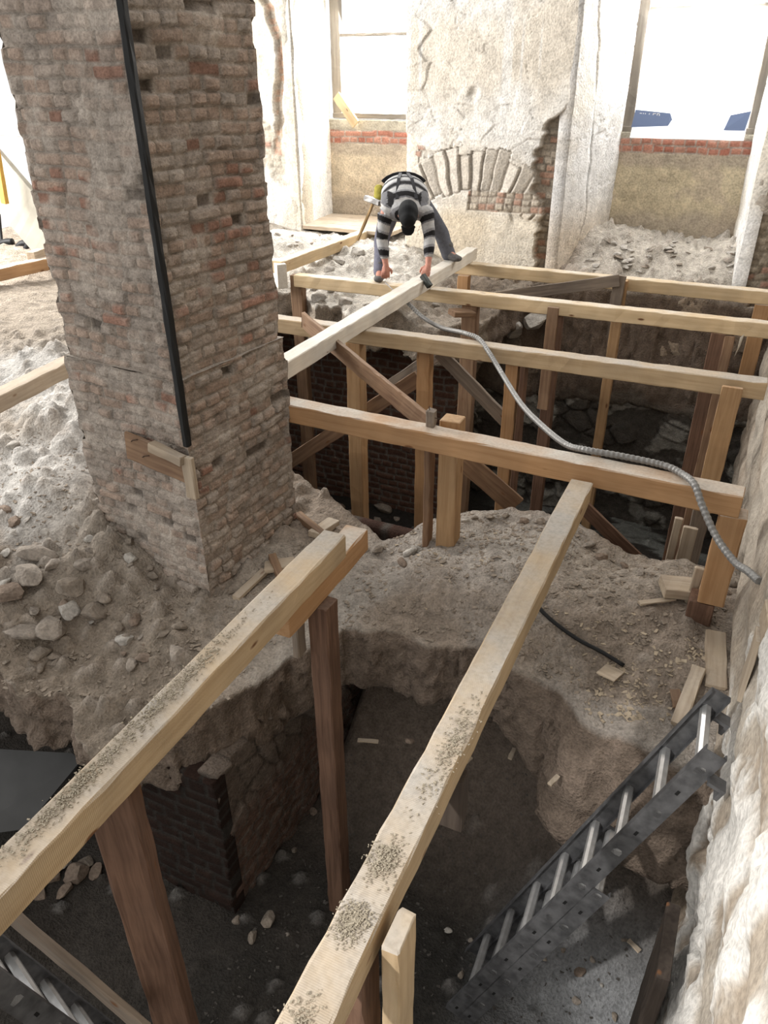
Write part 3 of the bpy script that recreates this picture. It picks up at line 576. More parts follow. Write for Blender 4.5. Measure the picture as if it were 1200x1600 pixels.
tag(stick('plank', (.325, 2.55, -.30), (.325, 2.55, .0), .10, .02, W_light, up=(1, 0, 0)), 'thin board standing under the beam end at the right wall', 'plank')
# ---- posts
Fr = -2.98
post(-2.77, 5.38, -.12, Fr, .13, .12, W_post, 'honey-coloured post under the third beam, nearest to the leaning board')
post(-2.28, 6.83, -.12, Fr, .15, .10, W_brown, 'brown-grey post under the whitish beam at the second cross beam')
post(-2.17, 5.42, -.12, Fr, .11, .10, W_orange, 'orange post under the third beam between the pale post and the grey brace')
tag(stick('plank', (-2.07, 5.36, Fr), (-2.10, 5.36, -1.35), .03, .07, W_brown, up=(1, 0, 0)), 'short board nailed to the side of the orange post under the third beam', 'plank')
post(-4.17, 6.83, -.02, Fr, .13, .10, W_brown, 'dark brown post at the left end of the second cross beam')
tag(stick('plank', (-4.08, 6.74, -2.95), (-4.10, 6.74, -1.55), .03, .11, W_brown, up=(1, 0, 0)), 'board doubling the foot of the dark brown left post', 'plank')
post(-1.40, 3.96, .0, -1.35, .125, .12, W_post, 'stout pale post standing on the mound just behind the orange beam')
post(-1.53, 3.93, -.13, -1.3, .04, .09, W_brown, 'thin dark board standing left of the stout pale post', cat='plank', name='plank')
post(-1.07, 7.84, .0, Fr, .10, .09, W_post, 'long pale post standing before the rear wall of the pit under the rearmost beam')
tag(stick('plank', (-1.10, 7.76, -.34), (-1.085, 7.76, .06), .03, .11, W_grey, up=(1, 0, 0)), 'grey weathered board nailed to the head of the long pale post', 'plank')
post(-1.46, 6.84, -.12, Fr, .11, .10, W_red, 'dark reddish post under the second cross beam behind a short board')
tag(stick('plank', (-1.475, 6.71, -1.0), (-1.475, 6.71, -.03), .03, .10, W_brown, up=(1, 0, 0), ch=.003), 'short orange-brown board nailed to the face of the second cross beam', 'plank')
post(-1.44, 5.40, -.12, Fr, .10, .10, W_orange, 'reddish-orange post under the third beam behind the hanging hose')
post(-1.35, 5.38, -.12, Fr, .04, .10, W_red, 'narrow dark board standing beside the reddish-orange post', cat='plank', name='plank')
post(-.09, 6.84, -.12, Fr, .12, .10, W_red, 'reddish-brown post under the right part of the second cross beam')
tag(stick('plank', (.0, 6.80, Fr), (.0, 6.80, -.13), .03, .08, W_brown, up=(1, 0, 0)), 'narrow brown strip beside the reddish-brown post on the right', 'plank')
post(.08, 5.40, -.12, Fr, .12, .11, W_grey, 'dark grey post under the right end of the third beam')
tag(stick('plank', (.085, 5.27, -.98), (.085, 5.27, -.03), .035, .13, W_post, up=(1, 0, 0), ch=.003), 'pale board nailed across the right end of the third beam', 'plank')
post(.20, 3.69, -.12, -.66, .13, .12, W_orange, 'stout orange post under the right end of the orange beam, beside the right wall')
tag(stick('timber_block', (.16, 3.70, -.80), (.16, 3.70, -.665), .14, .13, W_red, up=(1, 0, 0)), 'dark block under the stout orange post', 'block')
tag(stick('timber_block', (.17, 3.50, -.90), (.17, 3.66, -.86), .12, .10, W_brown), 'square brown block on the mound in front of the orange post', 'block')
tag(stick('plank', (.10, 3.80, -.86), (.115, 3.80, -.55), .03, .05, W_light, up=(1, 0, 0)), 'small light offcut standing beside the stout orange post', 'plank')
q_ = U(1043, 880, 1, 4.62)
tag(stick('plank', (q_.x, 4.62, -1.5), (q_.x+.01, 4.62, -.72), .03, .05, W_light, up=(1, 0, 0)), 'narrow short board standing behind the mound edge at the right', 'plank')
tag(stick('plank', (q_.x+.085, 4.60, -1.5), (q_.x+.09, 4.60, -.76), .03, .09, W_light, up=(1, 0, 0)), 'wider short board standing behind the mound edge at the right', 'plank')
post(.22, 7.95, -.12, -.9, .14, .10, W_orange, 'brown-orange post under the right end of the rearmost beam', lean=(0, 0))
post(U(726, 430, 1, 7.93).x, 7.92, -.12, -.9, .12, .10, W_orange, 'short orange post under the rearmost beam beside the whitish beam')
post(-1.40, 2.33, -.243, -2.5, .10, .105, W_red, 'tall dark reddish post carrying the far end of the near left beam')
post(-1.48, 2.24, -.243, -.50, .035, .07, W_grey, 'dark slat nailed left of the head of the tall reddish post', cat='plank', name='plank')
post(-1.47, 1.10, -.12, -2.5, .135, .13, W_red, 'thick reddish post under the near left beam at the lower left', roll=.6)
post(-1.57, 1.16, -.13, -1.2, .03, .10, W_grey, 'dark board behind the thick reddish post at the lower left', cat='plank', name='plank')
o = tag(stick('plank', (-.445, 1.02, -.95), (-.445, 1.02, -.075), .115, .05, W_dusty, up=(1, 0, 0)), 'pale board with dusty top bolted to the right side of the central beam', 'plank')
post(-.555, .98, -.18, -2.5, .10, .10, W_red, 'dark post under the central beam behind the pale bolted board')
post(-.52, 1.63, -.18, -.42, .09, .06, W_dark, 'short dark block hanging under the middle of the central beam', cat='block', name='timber_block')
# ---- braces
def brace(pa, ya, pb, yb, w, t, mat, label, za=None):
    A = U(pa[0], pa[1], 1, ya); B = U(pb[0], pb[1], 1, yb)
    return tag(stick('brace_board', A, B, t, w, mat, up=(0, 0, 1), ch=.003), label, 'brace')
brace((474, 500), 5.24, (675, 668), 3.98, .13, .03, W_brown, 'brown board leaning across the third beam down to the orange beam')
brace((452, 722), 5.52, (655, 590), 5.52, .13, .03, W_brown, 'brown diagonal board crossing behind the honey-coloured post')
brace((600, 610), 6.2, (684, 553), 6.2, .12, .03, W_grey, 'short dark grey diagonal board behind the orange post')
brace((686, 550), 5.50, (800, 668), 5.50, .11, .03, W_grey, 'grey weathered diagonal board running from the third beam down to the right')
brace((712, 708), 4.6, (806, 790), 4.75, .15, .03, W_brown, 'brown diagonal board with a square-cut end below the orange beam')
brace((905, 785), 5.2, (1022, 900), 5.2, .11, .03, W_red, 'dark diagonal board low in the rear pit behind the mound')
brace((762, 466), 7.70, (968, 438), 7.74, .11, .03, W_grey, 'grey weathered board lying slantwise between the two rearmost beams')
tag(stick('plank', U(705, 489, 1, 6.6), U(738, 489, 1, 6.75), .16, .05, W_brown), 'small brown plank jammed under the second cross beam', 'plank')
# ---- offcuts on the beams and near the pillar
wb_ = empty('wedge_block', (-1.47, 3.80, 0)); tag(wb_, 'small split offcut with two nails standing on the orange beam', 'offcut')
o = stick('block', (-1.475, 3.80, 0), (-1.475, 3.80, .10), .055, .05, W_grey, wb_, up=(1, 0, 0), ragged=.006)
tube('nail', [(-1.46, 3.79, .06), (-1.41, 3.78, .062)], .0025, M_rust, wb_, 5); tube('nail', [(-1.48, 3.79, .09), (-1.485, 3.785, .125)], .0025, M_rust, wb_, 5)
def gp(px, py, off=0.):
    d = ray(px, py); t = np.linspace(.8, 14, 900); x = d[0]*t; y = d[1]*t; z = EYE+d[2]*t; P = np.stack([x, y, 0*x], -1)
    g = gz(x, y)+.05*fbm(P, 1.8, 4)+.022*fbm(P, 7, 4, 3)+off; k = np.argmax(z < g); return Vector((float(x[k]), float(y[k]), float(g[k])))
def lying(pa, pb, w, t, mat, label, z0=None, name='plank', cat='plank', lift=.02, za=None):
    # board lying on the broken ground between two picture points
    A = gp(*pa, t/2+lift); B = gp(*pb, t/2+lift)
    return tag(stick(name, A, B, w, t, mat, ch=.004), label, cat)
lying((368, 936), (414, 894), .05, .03, W_light, 'pinkish slat lying at the foot of the pillar, beside the near left beam')
lying((414, 888), (460, 880), .11, .03, W_light, 'broad light board fragment lying between pillar and near left beam')
lying((440, 905), (425, 870), .05, .05, W_brown, 'brown wedge of wood under the broad fragment by the pillar')
lying((466, 806), (505, 838), .05, .05, W_brown, 'brown slat leaning at the foot of the pillar behind the beam end')
lying((490, 838), (522, 815), .09, .04, W_light, 'dusty grey board end sticking up behind the near left beam')
lying((1034, 917), (1092, 922), .15, .06, W_light, 'short thick dusty plank lying by the foot of the orange post', lift=.03)
lying((998, 944), (1054, 937), .035, .012, W_light, 'curved thin bark strip lying on the mound before the thick plank')
lying((1118, 990), (1118, 1075), .10, .025, W_light, 'wide dusty board lying along the right wall by the ladder head')
lying((1092, 1045), (1058, 1135), .065, .045, W_light, 'squared dusty lath lying on the mound beside the ladder head')
lying((1054, 1078), (1060, 1108), .05, .015, W_brown, 'small brown chip board left of the squared lath')
lying((940, 1045), (968, 1058), .10, .006, W_light, 'torn flat scrap lying on the mound below the black strip', name='scrap', cat='scrap')
# ---- plank platform in the left recess
pf = empty('plank_platform', (-4.9, 9.2, .1)); tag(pf, 'dusty plank platform lying in the recess of the left window behind the worker', 'platform')
for k in range(4): stick('plank', (-5.48, 8.83+k*.245, .085), (-3.95, 8.78+k*.245, .085), .24, .045, W_light, pf)
tag(stick('plank', (-5.14, 9.62, 1.52), (-4.85, 9.58, 1.20), .03, .12, W_pale, up=(0, 0, 1)), 'short pale board leaning slantwise against the left window frame', 'plank')
# ---- pale slanting stair side at the far left
stp = empty('stair_stringer', (-8, 6.6, .4)); tag(stp, 'large whitish slanting stair side seen at the far left past the pillar', 'stair')
M_cream = plain('cream_board', (.36, .34, .29), .7, 0, .12, 8)
stick('stringer_board', U(-60, 215, 1, 6.6), U(100, 400, 1, 6.6), .06, .62, M_cream, stp, up=(0, 0, 1))
tag(stick('brace_board', U(-14, 190, 1, 6.4), U(8, 318, 1, 6.4), .05, .08, plain('yellow_board', (.60, .36, .08), .6, 0, .2, 10), up=(1, 0, 0)), 'yellow board standing against the whitish stair side', 'brace')
tag(stick('timber_beam', U(-60, 150, 1, 7.5), U(50, 165, 1, 7.5), .10, .14, M_cream), 'upper whitish rail behind the pillar at the far left', 'rail')
tag(stick('timber_beam', U(-60, 198, 1, 7.5), U(40, 205, 1, 7.5), .10, .12, M_cream), 'lower whitish rail behind the pillar at the far left', 'rail')
# dark bundle behind the far left beam
for k, (pa, pb) in enumerate([((-10, 402), (20, 378)), ((22, 400), (48, 382)), ((40, 392), (70, 374))]):
    A = U(*pa, 1, 7.0); B = U(*pb, 1, 7.1); C_ = (A+B)/2+Vector((0, 0, .07))
    tag(tube('cable_coil', [A, C_, B], .045, M_black), 'dark coil of hose lying behind the far left beam', 'hose', 'dark hoses behind the far left beam')
tag(tube('iron_bar', [U(-2, 330, 1, 7.3), U(2, 372, 1, 7.2), U(6, 398, 1, 7.1)], .02, M_black), 'dark upright bar at the far left edge', 'bar')
tag(tube('iron_bar', [U(45, 350, 1, 7.3), U(48, 375, 1, 7.2), U(47, 395, 1, 7.1)], .025, M_black), 'dark upright bar close to the pillar at the far left', 'bar')
# ---- black cable down the corner and formwork boards on the pillar
cb_ = tag(stick('black_conduit', U(293, 697, 1, 2.838), U(187, -20, 1, 2.838), .04, .04, M_black, up=(1, 0, 0), ch=.009), 'straight black conduit running down the corner of the brick pillar', 'conduit')
E2v = Vector((-.994, .105, 0)); E1v = Vector((.114, .993, 0)); Nf = Vector((-.105, -.994, 0))
cor = Vector((-2.5, 2.87, 0))
p_ = cor+E2v*.22+Nf*.03
b_ = empty('corner_boards', (-2.5, 2.84, 0)); tag(b_, 'bent nails and light boards nailed around the pillar corner under the black conduit', 'board')
stick('rear_board', cor+E2v*.46+Nf*.022+Vector((0, 0, -.02)), cor+E2v*.02+Nf*.022+Vector((0, 0, -.06)), .02, .17, W_brown, b_)
stick('front_board', cor+E2v*.22+Nf*.055+Vector((0, 0, .045)), cor-E2v*.01+Nf*.055+Vector((0, 0, .01)), .055, .055, W_light, b_)
stick('side_board', cor+Nf*.035-E2v*.02+Vector((0, 0, -.22)), cor+Nf*.035-E2v*.02+Vector((0, 0, .03)), .03, .07, W_light, b_, up=(1, 0, 0))
for k, (s_, z_) in enumerate([(.40, .02), (.33, -.06), (.20, -.02)]):
    a = cor+E2v*s_+Nf*.036+Vector((0, 0, z_)); tube('bent_nail', [a, a+Nf*.015-E2v*.03+Vector((0, 0, .02)), a+Nf*.015-E2v*.075+Vector((0, 0, .035))], .003, M_rust, b_, 5)
# ---- grey flexible hose
hp = [U(634, 470, 2, .0)+Vector((0, 0, .0)), U(660, 495, 1, 6.2), U(690, 512, 1, 5.85), U(725, 524, 1, 5.52), U(748, 532, 1, 5.42), U(765, 552, 1, 5.27), U(785, 585, 1, 5.05), U(815, 632, 1, 4.6), U(850, 668, 1, 4.2), U(885, 695, 1, 3.92), U(915, 712, 1, 3.80), U(975, 722, 1, 3.80), U(1035, 737, 1, 3.78), U(1066, 738, 1, 3.72), U(1085, 757, 1, 3.60), U(1098, 792, 1, 3.52), U(1120, 840, 1, 3.42), U(1148, 878, 1, 3.3), U(1168, 892, 1, 3.2), U(1186, 908, 1, 3.1)]
for i_ in (3, 4): hp[i_].z = max(hp[i_].z, .02)
for i_ in (10, 11, 12, 13): hp[i_].z = .022
tag(tube('flexible_hose', hp, .0175, M_conduit, None, 10, .09, .012), 'grey corrugated hose hanging from the worker over two beams to the right wall', 'hose')
# black strip on the mound
tag(tube('black_strip', [gp(830, 940, .03), gp(860, 968, .02), gp(900, 1000, .03), (gp(940, 1022, .03)), gp(975, 1040, .02)], .011, M_black, None, 6), 'black rubber strip lying on the mound right of the central beam', 'strip')
# ================================================================== LADDERS
def ladder(name, label, P0, D, e, width, n, spacing, first, last, hooks=True, ext=None, rail=(.026, .08)):
    """P0: middle of the top rung; D: direction down along the ladder; e: rung direction"""
    root = empty(name, tuple(P0)); tag(root, label, 'ladder'); bpy.context.view_layer.update()
    P0 = Vector(P0); D = Vector(D).normalized(); e = Vector(e).normalized(); Nn = D.cross(e).normalized()
    def channel(nm, side, off, a, b):
        # C-shaped stile, web outside, flanges inward
        w, h = rail; t = .003; s = side
        prof = [(0, -h/2), (0, h/2), (-s*w, h/2), (-s*w, h/2-t*1.5), (-s*t, h/2-t), (-s*t, -h/2+t), (-s*w, -h/2+t*1.5), (-s*w, -h/2)]
        V = []; F = []; k = int((b-a)/.14)
        for i in range(k+1):
            q = P0+D*(a+(b-a)*i/k)+e*(s*width/2)+Nn*off
            for (c, d) in prof: V.append(q+e*c+Nn*d-P0)
        m = len(prof)
        for i in range(k):
            for j in range(m): F.append((i*m+j, i*m+(j+1) % m, (i+1)*m+(j+1) % m, (i+1)*m+j))
        F.append(tuple(range(m))); F.append(tuple(k*m+j for j in range(m))[::-1])
        o = mesh(nm, V, F, M_alu, root); bm = bmesh.new(); bm.from_mesh(o.data); bmesh.ops.recalc_face_normals(bm, faces=bm.faces); bm.to_mesh(o.data); bm.free(); return o
    secs = [(0, first, last, 0, n)]+([ext] if ext else [])
    for (off, a, b, k0, k1) in secs:
        st = [channel('stile', s, off, a, b) for s in (-1, 1)]
        for k in range(k0, k1):
            q = P0+D*(k*spacing)+Nn*off; V = []; F = []; r = .019
            # D-shaped rung
            for x in (-width/2, width/2):
                for (c, d) in [(-r, -r*.5), (-r*.3, -r), (r*.8, -r), (r, 0), (r*.8, r), (-r*.3, r), (-r, r*.5)]: V.append(q+e*x+D*c+Nn*d-P0)
            m = 7
            for j in range(m): F.append((j, (j+1) % m, m+(j+1) % m, m+j))
            F.append(tuple(range(m))); F.append(tuple(m+j for j in range(m))[::-1]); mesh('rung', V, F, M_rung, root)
        # slots in the web
        for s, so in ((-1, st[0]), (1, st[1])):
            for k in range(k0, k1):
                q = P0+D*((k+.5)*spacing)+e*(s*(width/2+.0006))+Nn*off-P0; c = [q+D*a_+Nn*b_ for a_, b_ in ((-.012, -.006), (.012, -.006), (.012, .006), (-.012, .006))]
                c2 = [p+e*s*.0005 for p in c]; mesh('slot', c+c2, [(0, 1, 2, 3), (4, 5, 6, 7), (0, 1, 5, 4), (1, 2, 6, 5), (2, 3, 7, 6), (3, 0, 4, 7)], M_black, so)
    if hooks:
        for s in (-1, 1):
            q = P0+D*.05+e*(s*width/2)-P0
            pr = [(-.055, -.035), (-.055, -.10), (.0, -.10), (.0, -.085), (-.04, -.085), (-.04, -.035)]
            V = []; F = []
            for x in (-.035, .02):
                for (c, d) in pr: V.append(q+e*x+D*c+Nn*d*-1)
            m = 6
            for j in range(m): F.append((j, (j+1) % m, m+(j+1) % m, m+j))
            F.append(tuple(range(m))[::-1]); F.append(tuple(m+j for j in range(m))); mesh('guide_hook', V, F, M_alu, root)
    return root
Dl = Vector((-.112, -.022, -.283)).normalized()
ladder('aluminium_ladder', 'long aluminium extension ladder leaning on the right wall at the lower right', (.225, 2.35, -.39), Dl, (-.02, 1, 0), .34, 8, .285, -.10, 2.2, True, (.075, .82, 2.2, 3, 8))
ladder('aluminium_ladder', 'short aluminium ladder standing in the pit at the lower left corner under the beam', Vector((-1.77, .79, -1.02))-Vector((.073, .227, -.971))*.56, Vector((.073, .227, -.971)), (-.952, .305, 0), .36, 7, .28, -.1, 2.0, False)
tag(stick('plank', U(20, 1432, 2, -.75), U(226, 1606, 2, -1.25), .03, .07, W_grey), 'long grey lath beside the short ladder at the lower left corner', 'plank')
# ================================================================== STONES, OFFCUTS, DUST
def rockmesh(name, seed, box=.5, sub=3):
    bm = bmesh.new(); bmesh.ops.create_icosphere(bm, subdivisions=sub, radius=1); V = np.array([v.co[:] for v in bm.verts])
    V = np.sign(V)*np.abs(V)**(1-box*.6); V += .28*np.stack([fbm(V+3*k+seed, .9, 2, seed+k) for k in range(3)], -1)+.06*np.stack([fbm(V+k, 3.2, 3, seed+k+9) for k in range(3)], -1)
    for k in range(9):
        rn = np.random.RandomState(seed*10+k); nrm = rn.randn(3); nrm /= np.linalg.norm(nrm); d = V @ nrm; lim = .62+.25*rn.rand(); V -= np.maximum(d-lim, 0)[:, None]*nrm
    for v, c in zip(bm.verts, V): v.co = c
    me = bpy.data.meshes.new(name); bm.to_mesh(me); bm.free()
    return me, V
RK = []
for k in range(14):
    me, V = rockmesh('rubble_stone', k+3, (.2, .8, .5)[k % 3]); base = [(.25, .21, .17), (.30, .26, .22), (.24, .185, .145), (.44, .41, .37)][k % 4]
    a = me.color_attributes.new('Col', 'FLOAT_COLOR', 'POINT'); c = np.ones((len(V), 4)); c[:, :3] = np.array(base)*(1+.25*fbm(V, 2, 3, k))[:, None]; a.data.foreach_set('color', c.ravel()); me.materials.append(M_rock); RK.append(me)
def stone(p, s, label, group, k=None, flat=.62, name='rubble_stone', cat='stone', sink=.3):
    o = bpy.data.objects.new(name, RK[k if k is not None else random.randrange(14)]); COL.objects.link(o)
    sx, sy, sz = s*random.uniform(.85, 1.2), s*random.uniform(.6, .9), s*flat*random.uniform(.7, 1)
    o.scale = (sx, sy, sz); o.location = (p[0], p[1], p[2]+sz*(1-sink)); o.rotation_euler = (random.uniform(-.3, .3), random.uniform(-.3, .3), random.uniform(0, 6.28)); return tag(o, label, cat, group)
def gstone(px, py, s, label, group, **k):
    g = gp(px, py, 0); return stone(g, s, label, group, **k)
BIG = [(60, 872, .13), (110, 925, .13), (48, 915, .14), (10, 870, .05), (88, 888, .07), (135, 890, .08), (108, 920, .08), (112, 962, .08), (150, 965, .10), (162, 940, .06), (85, 993, .12), (38, 998, .10), (205, 875, .055), (210, 973, .06), (280, 1032, .08), (196, 1005, .07), (255, 995, .05), (170, 905, .04), (60, 858, .05), (22, 700, .08), (25, 820, .06), (10, 800, .06), (140, 845, .05), (75, 840, .05), (240, 905, .05), (20, 935, .12), (66, 1025, .07), (140, 808, .04), (55, 962, .05), (205, 612, .05)]
for k, (px, py, s) in enumerate(BIG): gstone(px, py, s*.85, 'dusty stone or brick lump lying in the rubble left of the pillar foot', 'stones in the rubble left of the pillar', sink=.25)
rs = random.Random(5)
for k in range(34):
    px, py = rs.uniform(0, 300), rs.uniform(800, 1050)
    if py < 740+(px-110)*.95: continue
    gstone(px, py, rs.uniform(.018, .045), 'small dusty stone lying in the rubble left of the pillar foot', 'small stones in the rubble left of the pillar')
for px, py, s in [(628, 878, .045), (640, 862, .05), (652, 856, .035), (695, 826, .03), (590, 855, .04), (572, 857, .03), (742, 806, .03), (765, 806, .035), (790, 802, .03), (820, 810, .03), (845, 812, .035), (920, 850, .03), (940, 868, .035), (975, 880, .03), (1000, 892, .03), (725, 812, .03), (700, 818, .03)]:
    gstone(px, py+6, s*1.15, 'small grey stone lying on the crest of the mound', 'stones on the crest of the mound')
for px, py, s in [(1100, 935, .06), (1135, 930, .05), (1145, 915, .05), (1082, 965, .03), (1120, 1165, .03)]:
    gstone(px, py, s*.7, 'rough stone lying by the right wall near the orange post', 'stones by the right wall')
for px, py, s in [(490, 1270, .035), (460, 1330, .03), (640, 1160, .035), (700, 1455, .03), (735, 1470, .02), (905, 1520, .04), (925, 1500, .025), (880, 1485, .02), (600, 1440, .03), (420, 1440, .06), (395, 1465, .05), (370, 1440, .04), (450, 1460, .03), (960, 1590, .03), (720, 1525, .03), (900, 1565, .03), (860, 1450, .02), (850, 1500, .02), (940, 1540, .02), (90, 1352, .08), (120, 1372, .08), (75, 1375, .06), (135, 1350, .05), (60, 1400, .06), (100, 1395, .05), (150, 1365, .05), (930, 1400, .02), (975, 1470, .02)]:
    g = U(px, py, 2, -2.5); z = -2.5
    for _ in range(10): g = U(px, py, 2, z); z = fl_z(g.x, g.y)
    stone(g, s*(1.1 if px < 200 else .8), 'broken stone lying on the dark floor of the front pit', 'stones on the front pit floor')
for px, py, s in [(598, 797, .12), (560, 790, .10), (530, 795, .08), (545, 805, .09), (590, 815, .06), (620, 812, .05)]:
    g = U(px, py, 2, -3.0); stone((g.x, g.y, fl_z(g.x, g.y)), s, 'rock lying on the floor of the dark rear pit', 'rocks in the rear pit')
for px, py, s in [(500, 470, .13), (540, 478, .12), (520, 455, .10), (575, 482, .08), (620, 468, .07), (560, 400, .10), (530, 412, .09), (515, 425, .08), (590, 398, .07), (490, 455, .08), (600, 490, .06), (680, 480, .06)]:
    gstone(px, py, s*.8, 'pale broken masonry lump on the vault edge below the worker', 'masonry lumps below the worker', k=rs.choice([3, 7, 11]))
for k, (px, py) in enumerate([(750, 500), (775, 492), (720, 510), (800, 515), (835, 500), (700, 525)]):
    g = U(px, py, 1, 8.2); stone((g.x, 8.22, g.z-.08), .16, 'rough boulder bedded in the rear wall of the pit', 'boulders in the rear pit wall', flat=.8)
for k in range(46):
    px, py = rs.uniform(885, 1150), rs.uniform(378, 428)
    gstone(px, py, rs.uniform(.025, .06), 'light broken plaster lump on the heap below the right-hand window', 'plaster rubble below the right window', k=rs.choice([1, 3, 4, 7, 11]), flat=.4)
for k in range(22):
    px, py = rs.uniform(425, 555), rs.uniform(358, 400)
    gstone(px, py, rs.uniform(.02, .05), 'light plaster crumb on the rubble beside the bright pale beam', 'plaster rubble beside the bright beam', k=rs.choice([1, 3, 4, 7, 11]), flat=.4)
# chips of wood and straw: uncountable litter
def litter(name, label, cat, pts, mat, smin, smax, parent=None, up=.004):
    V = []; F = []
    for (p, nrm) in pts:
        a = rs.uniform(0, 6.28); L_ = rs.uniform(smin, smax); w = L_*rs.uniform(.25, .8); h = .0015+L_*.08
        X = Vector((math.cos(a), math.sin(a), rs.uniform(-.3, .3))); Y = Vector((-math.sin(a), math.cos(a), rs.uniform(-.2, .2))); Z = X.cross(Y); b = len(V); p = Vector(p)+Vector((0, 0, up))
        for z in (-1, 1):
            for (i, j) in ((-1, -.7), (1, -1), (.8, 1), (-1, .8)): V.append(p+X*i*L_/2+Y*j*w/2+Z*z*h/2)
        F += [(b, b+3, b+2, b+1), (b+4, b+5, b+6, b+7)]+[(b+i, b+(i+1) % 4, b+4+(i+1) % 4, b+4+i) for i in range(4)]
    o = mesh(name, V, F, mat); return tag(o, label, cat, kind='stuff')
M_chip = plain('wood_chips', (.46, .38, .28), .8, 0, .3, 30); M_straw = plain('sawdust', (.40, .35, .27), .9, 0, .4, 200); M_crumb = plain('earth_crumbs', (.30, .25, .20), .95, 0, .4, 30)
pts = []
for k in range(420):
    cxp, cyp, sg = rs.choice([(995, 1115, 28), (1000, 1120, 20), (985, 1090, 40), (960, 1060, 40), (1080, 1020, 30), (930, 990, 60), (700, 860, 60)])
    px, py = rs.gauss(cxp, sg), rs.gauss(cyp, sg*.6)
    if py > 1130 or px > 1120 or py < 815: continue
    g = gp(px, py, 0)
    if inpoly(np.array([g.x]), np.array([g.y]), poly)[0]: pts.append((g, None))
litter('wood_chips', 'pale wood chips and splinters scattered on the mound near the ladder head', 'chips', pts, M_chip, .008, .035)
pts = []
for k in range(2600):
    x, y = rs.uniform(-1.8, .3), rs.uniform(3.0, 4.4)
    if inpoly(np.array([x-.05, x+.05]), np.array([y-.05, y+.05]), poly).all(): pts.append(((x, y, ground(x, y)), None))
for k in range(2600):
    x, y = rs.uniform(-4.6, -2.0), rs.uniform(1.9, 3.6)
    if inpoly(np.array([x]), np.array([y]), [(-2.52, 2.8), (-2.3, 3.8), (-3.3, 3.9), (-3.45, 2.9)])[0] or not inpoly(np.array([x]), np.array([y]), poly)[0]: continue
    pts.append(((x, y, ground(x, y)), None))
litter('earth_crumbs', 'earth crumbs and mortar grains strewn over the mound and rubble slope', 'crumbs', pts, M_crumb, .008, .035)
pts = []
for px, py in [(725, 1195), (718, 1210), (765, 1200), (735, 1190), (850, 1230), (865, 1222), (750, 1205), (575, 1160), (990, 1480), (885, 1560), (655, 1560), (820, 1590), (800, 1180)]:
    g = U(px, py, 2, -2.4); z = -2.4
    for _ in range(10): g = U(px, py, 2, z); z = fl_z(g.x, g.y)
    a = rs.uniform(0, 3.1); L_ = rs.uniform(.06, .13)
    if rs.random() < .4: continue
    tag(stick('wood_sliver', g+Vector((-math.cos(a)*L_/2, -math.sin(a)*L_/2, .012)), g+Vector((math.cos(a)*L_/2, math.sin(a)*L_/2, .014)), .025, .01, W_light, ch=.002), 'pale sliver of wood lying on the floor of the front pit', 'sliver', 'wood slivers on the front pit floor')
for k in range(1200):
    x, y = rs.uniform(-1.8, .2), rs.uniform(.6, 3.2); pts.append(((x, y, fl_z(x, y)), None))
litter('earth_crumbs', 'grit and stone crumbs strewn over the front pit floor', 'crumbs', pts, plain('dark_grit', (.11, .10, .09), .95, 0, .4, 30), .006, .022)
def pile(label, xc, yc, z, n, sg, mat=M_straw):
    pts = []
    for k in range(n):
        dx = max(-.055, min(.055, rs.gauss(0, sg[0]))); dy = rs.gauss(0, sg[1]); pts.append(((xc+dx, yc+dy, z+rs.uniform(0, .004)*max(0, 1-abs(dy)/sg[1]/2)), None))
    litter('sawdust_pile', label, 'sawdust', pts, mat, .002, .009, up=.001)
pile('pile of yellowish sawdust on the central beam, nearest to the bottom edge', -.555, .98, -.058, 520, (.022, .028))
pile('greyish sawdust pile on the central beam, second from the bottom edge', -.56, 1.17, -.058, 360, (.022, .035))
pile('brown sawdust streak on the central beam near its middle', -.53, 1.62, -.058, 420, (.02, .12))
pile('sawdust specks at the near end of the central beam', -.56, .72, -.058, 160, (.02, .03))
pile('fluffy sawdust streak on the near left beam beside the picture edge', -1.45, .95, .002, 700, (.018, .12))
pile('sawdust streak along the middle of the near left beam', -1.45, 1.42, .002, 800, (.016, .2))
# ---- grey board in the cellar under the left rubble
tag(quadpatch('grey_board', [U(-60, 1168, 2, -1.9), U(-60, 1310, 2, -2.2), U(40, 1296, 2, -2.2), U(128, 1190, 2, -1.95), U(115, 1178, 2, -1.92)], plain('grey_slate_board', (.085, .085, .085), .7, 0, .2, 6), None, (0, 0, 0), .03), 'large dark grey board lying in the cellar opening at the left edge', 'board')
tag(stick('plank', (.26, 1.98, -2.5), (.26, 1.90, -.98), .30, .05, W_dark, up=(1, 0, 0)), 'dark panel added as painted shade on the right wall behind the ladder', 'plank')  # added panel, its dark tone stands in for shade on the wall
# torn foil scrap on the right
fp = [U(1163, 522, 1, 6.75), U(1157, 540, 1, 6.75), U(1147, 558, 1, 6.75), U(1152, 545, 1, 6.7), U(1156, 528, 1, 6.72)]
tag(quadpatch('paper_scrap', fp, plain('white_scrap', (.7, .68, .62), .7), None, (0, 0, 0), .003), 'small white torn strip hanging below the second cross beam at the right', 'scrap')
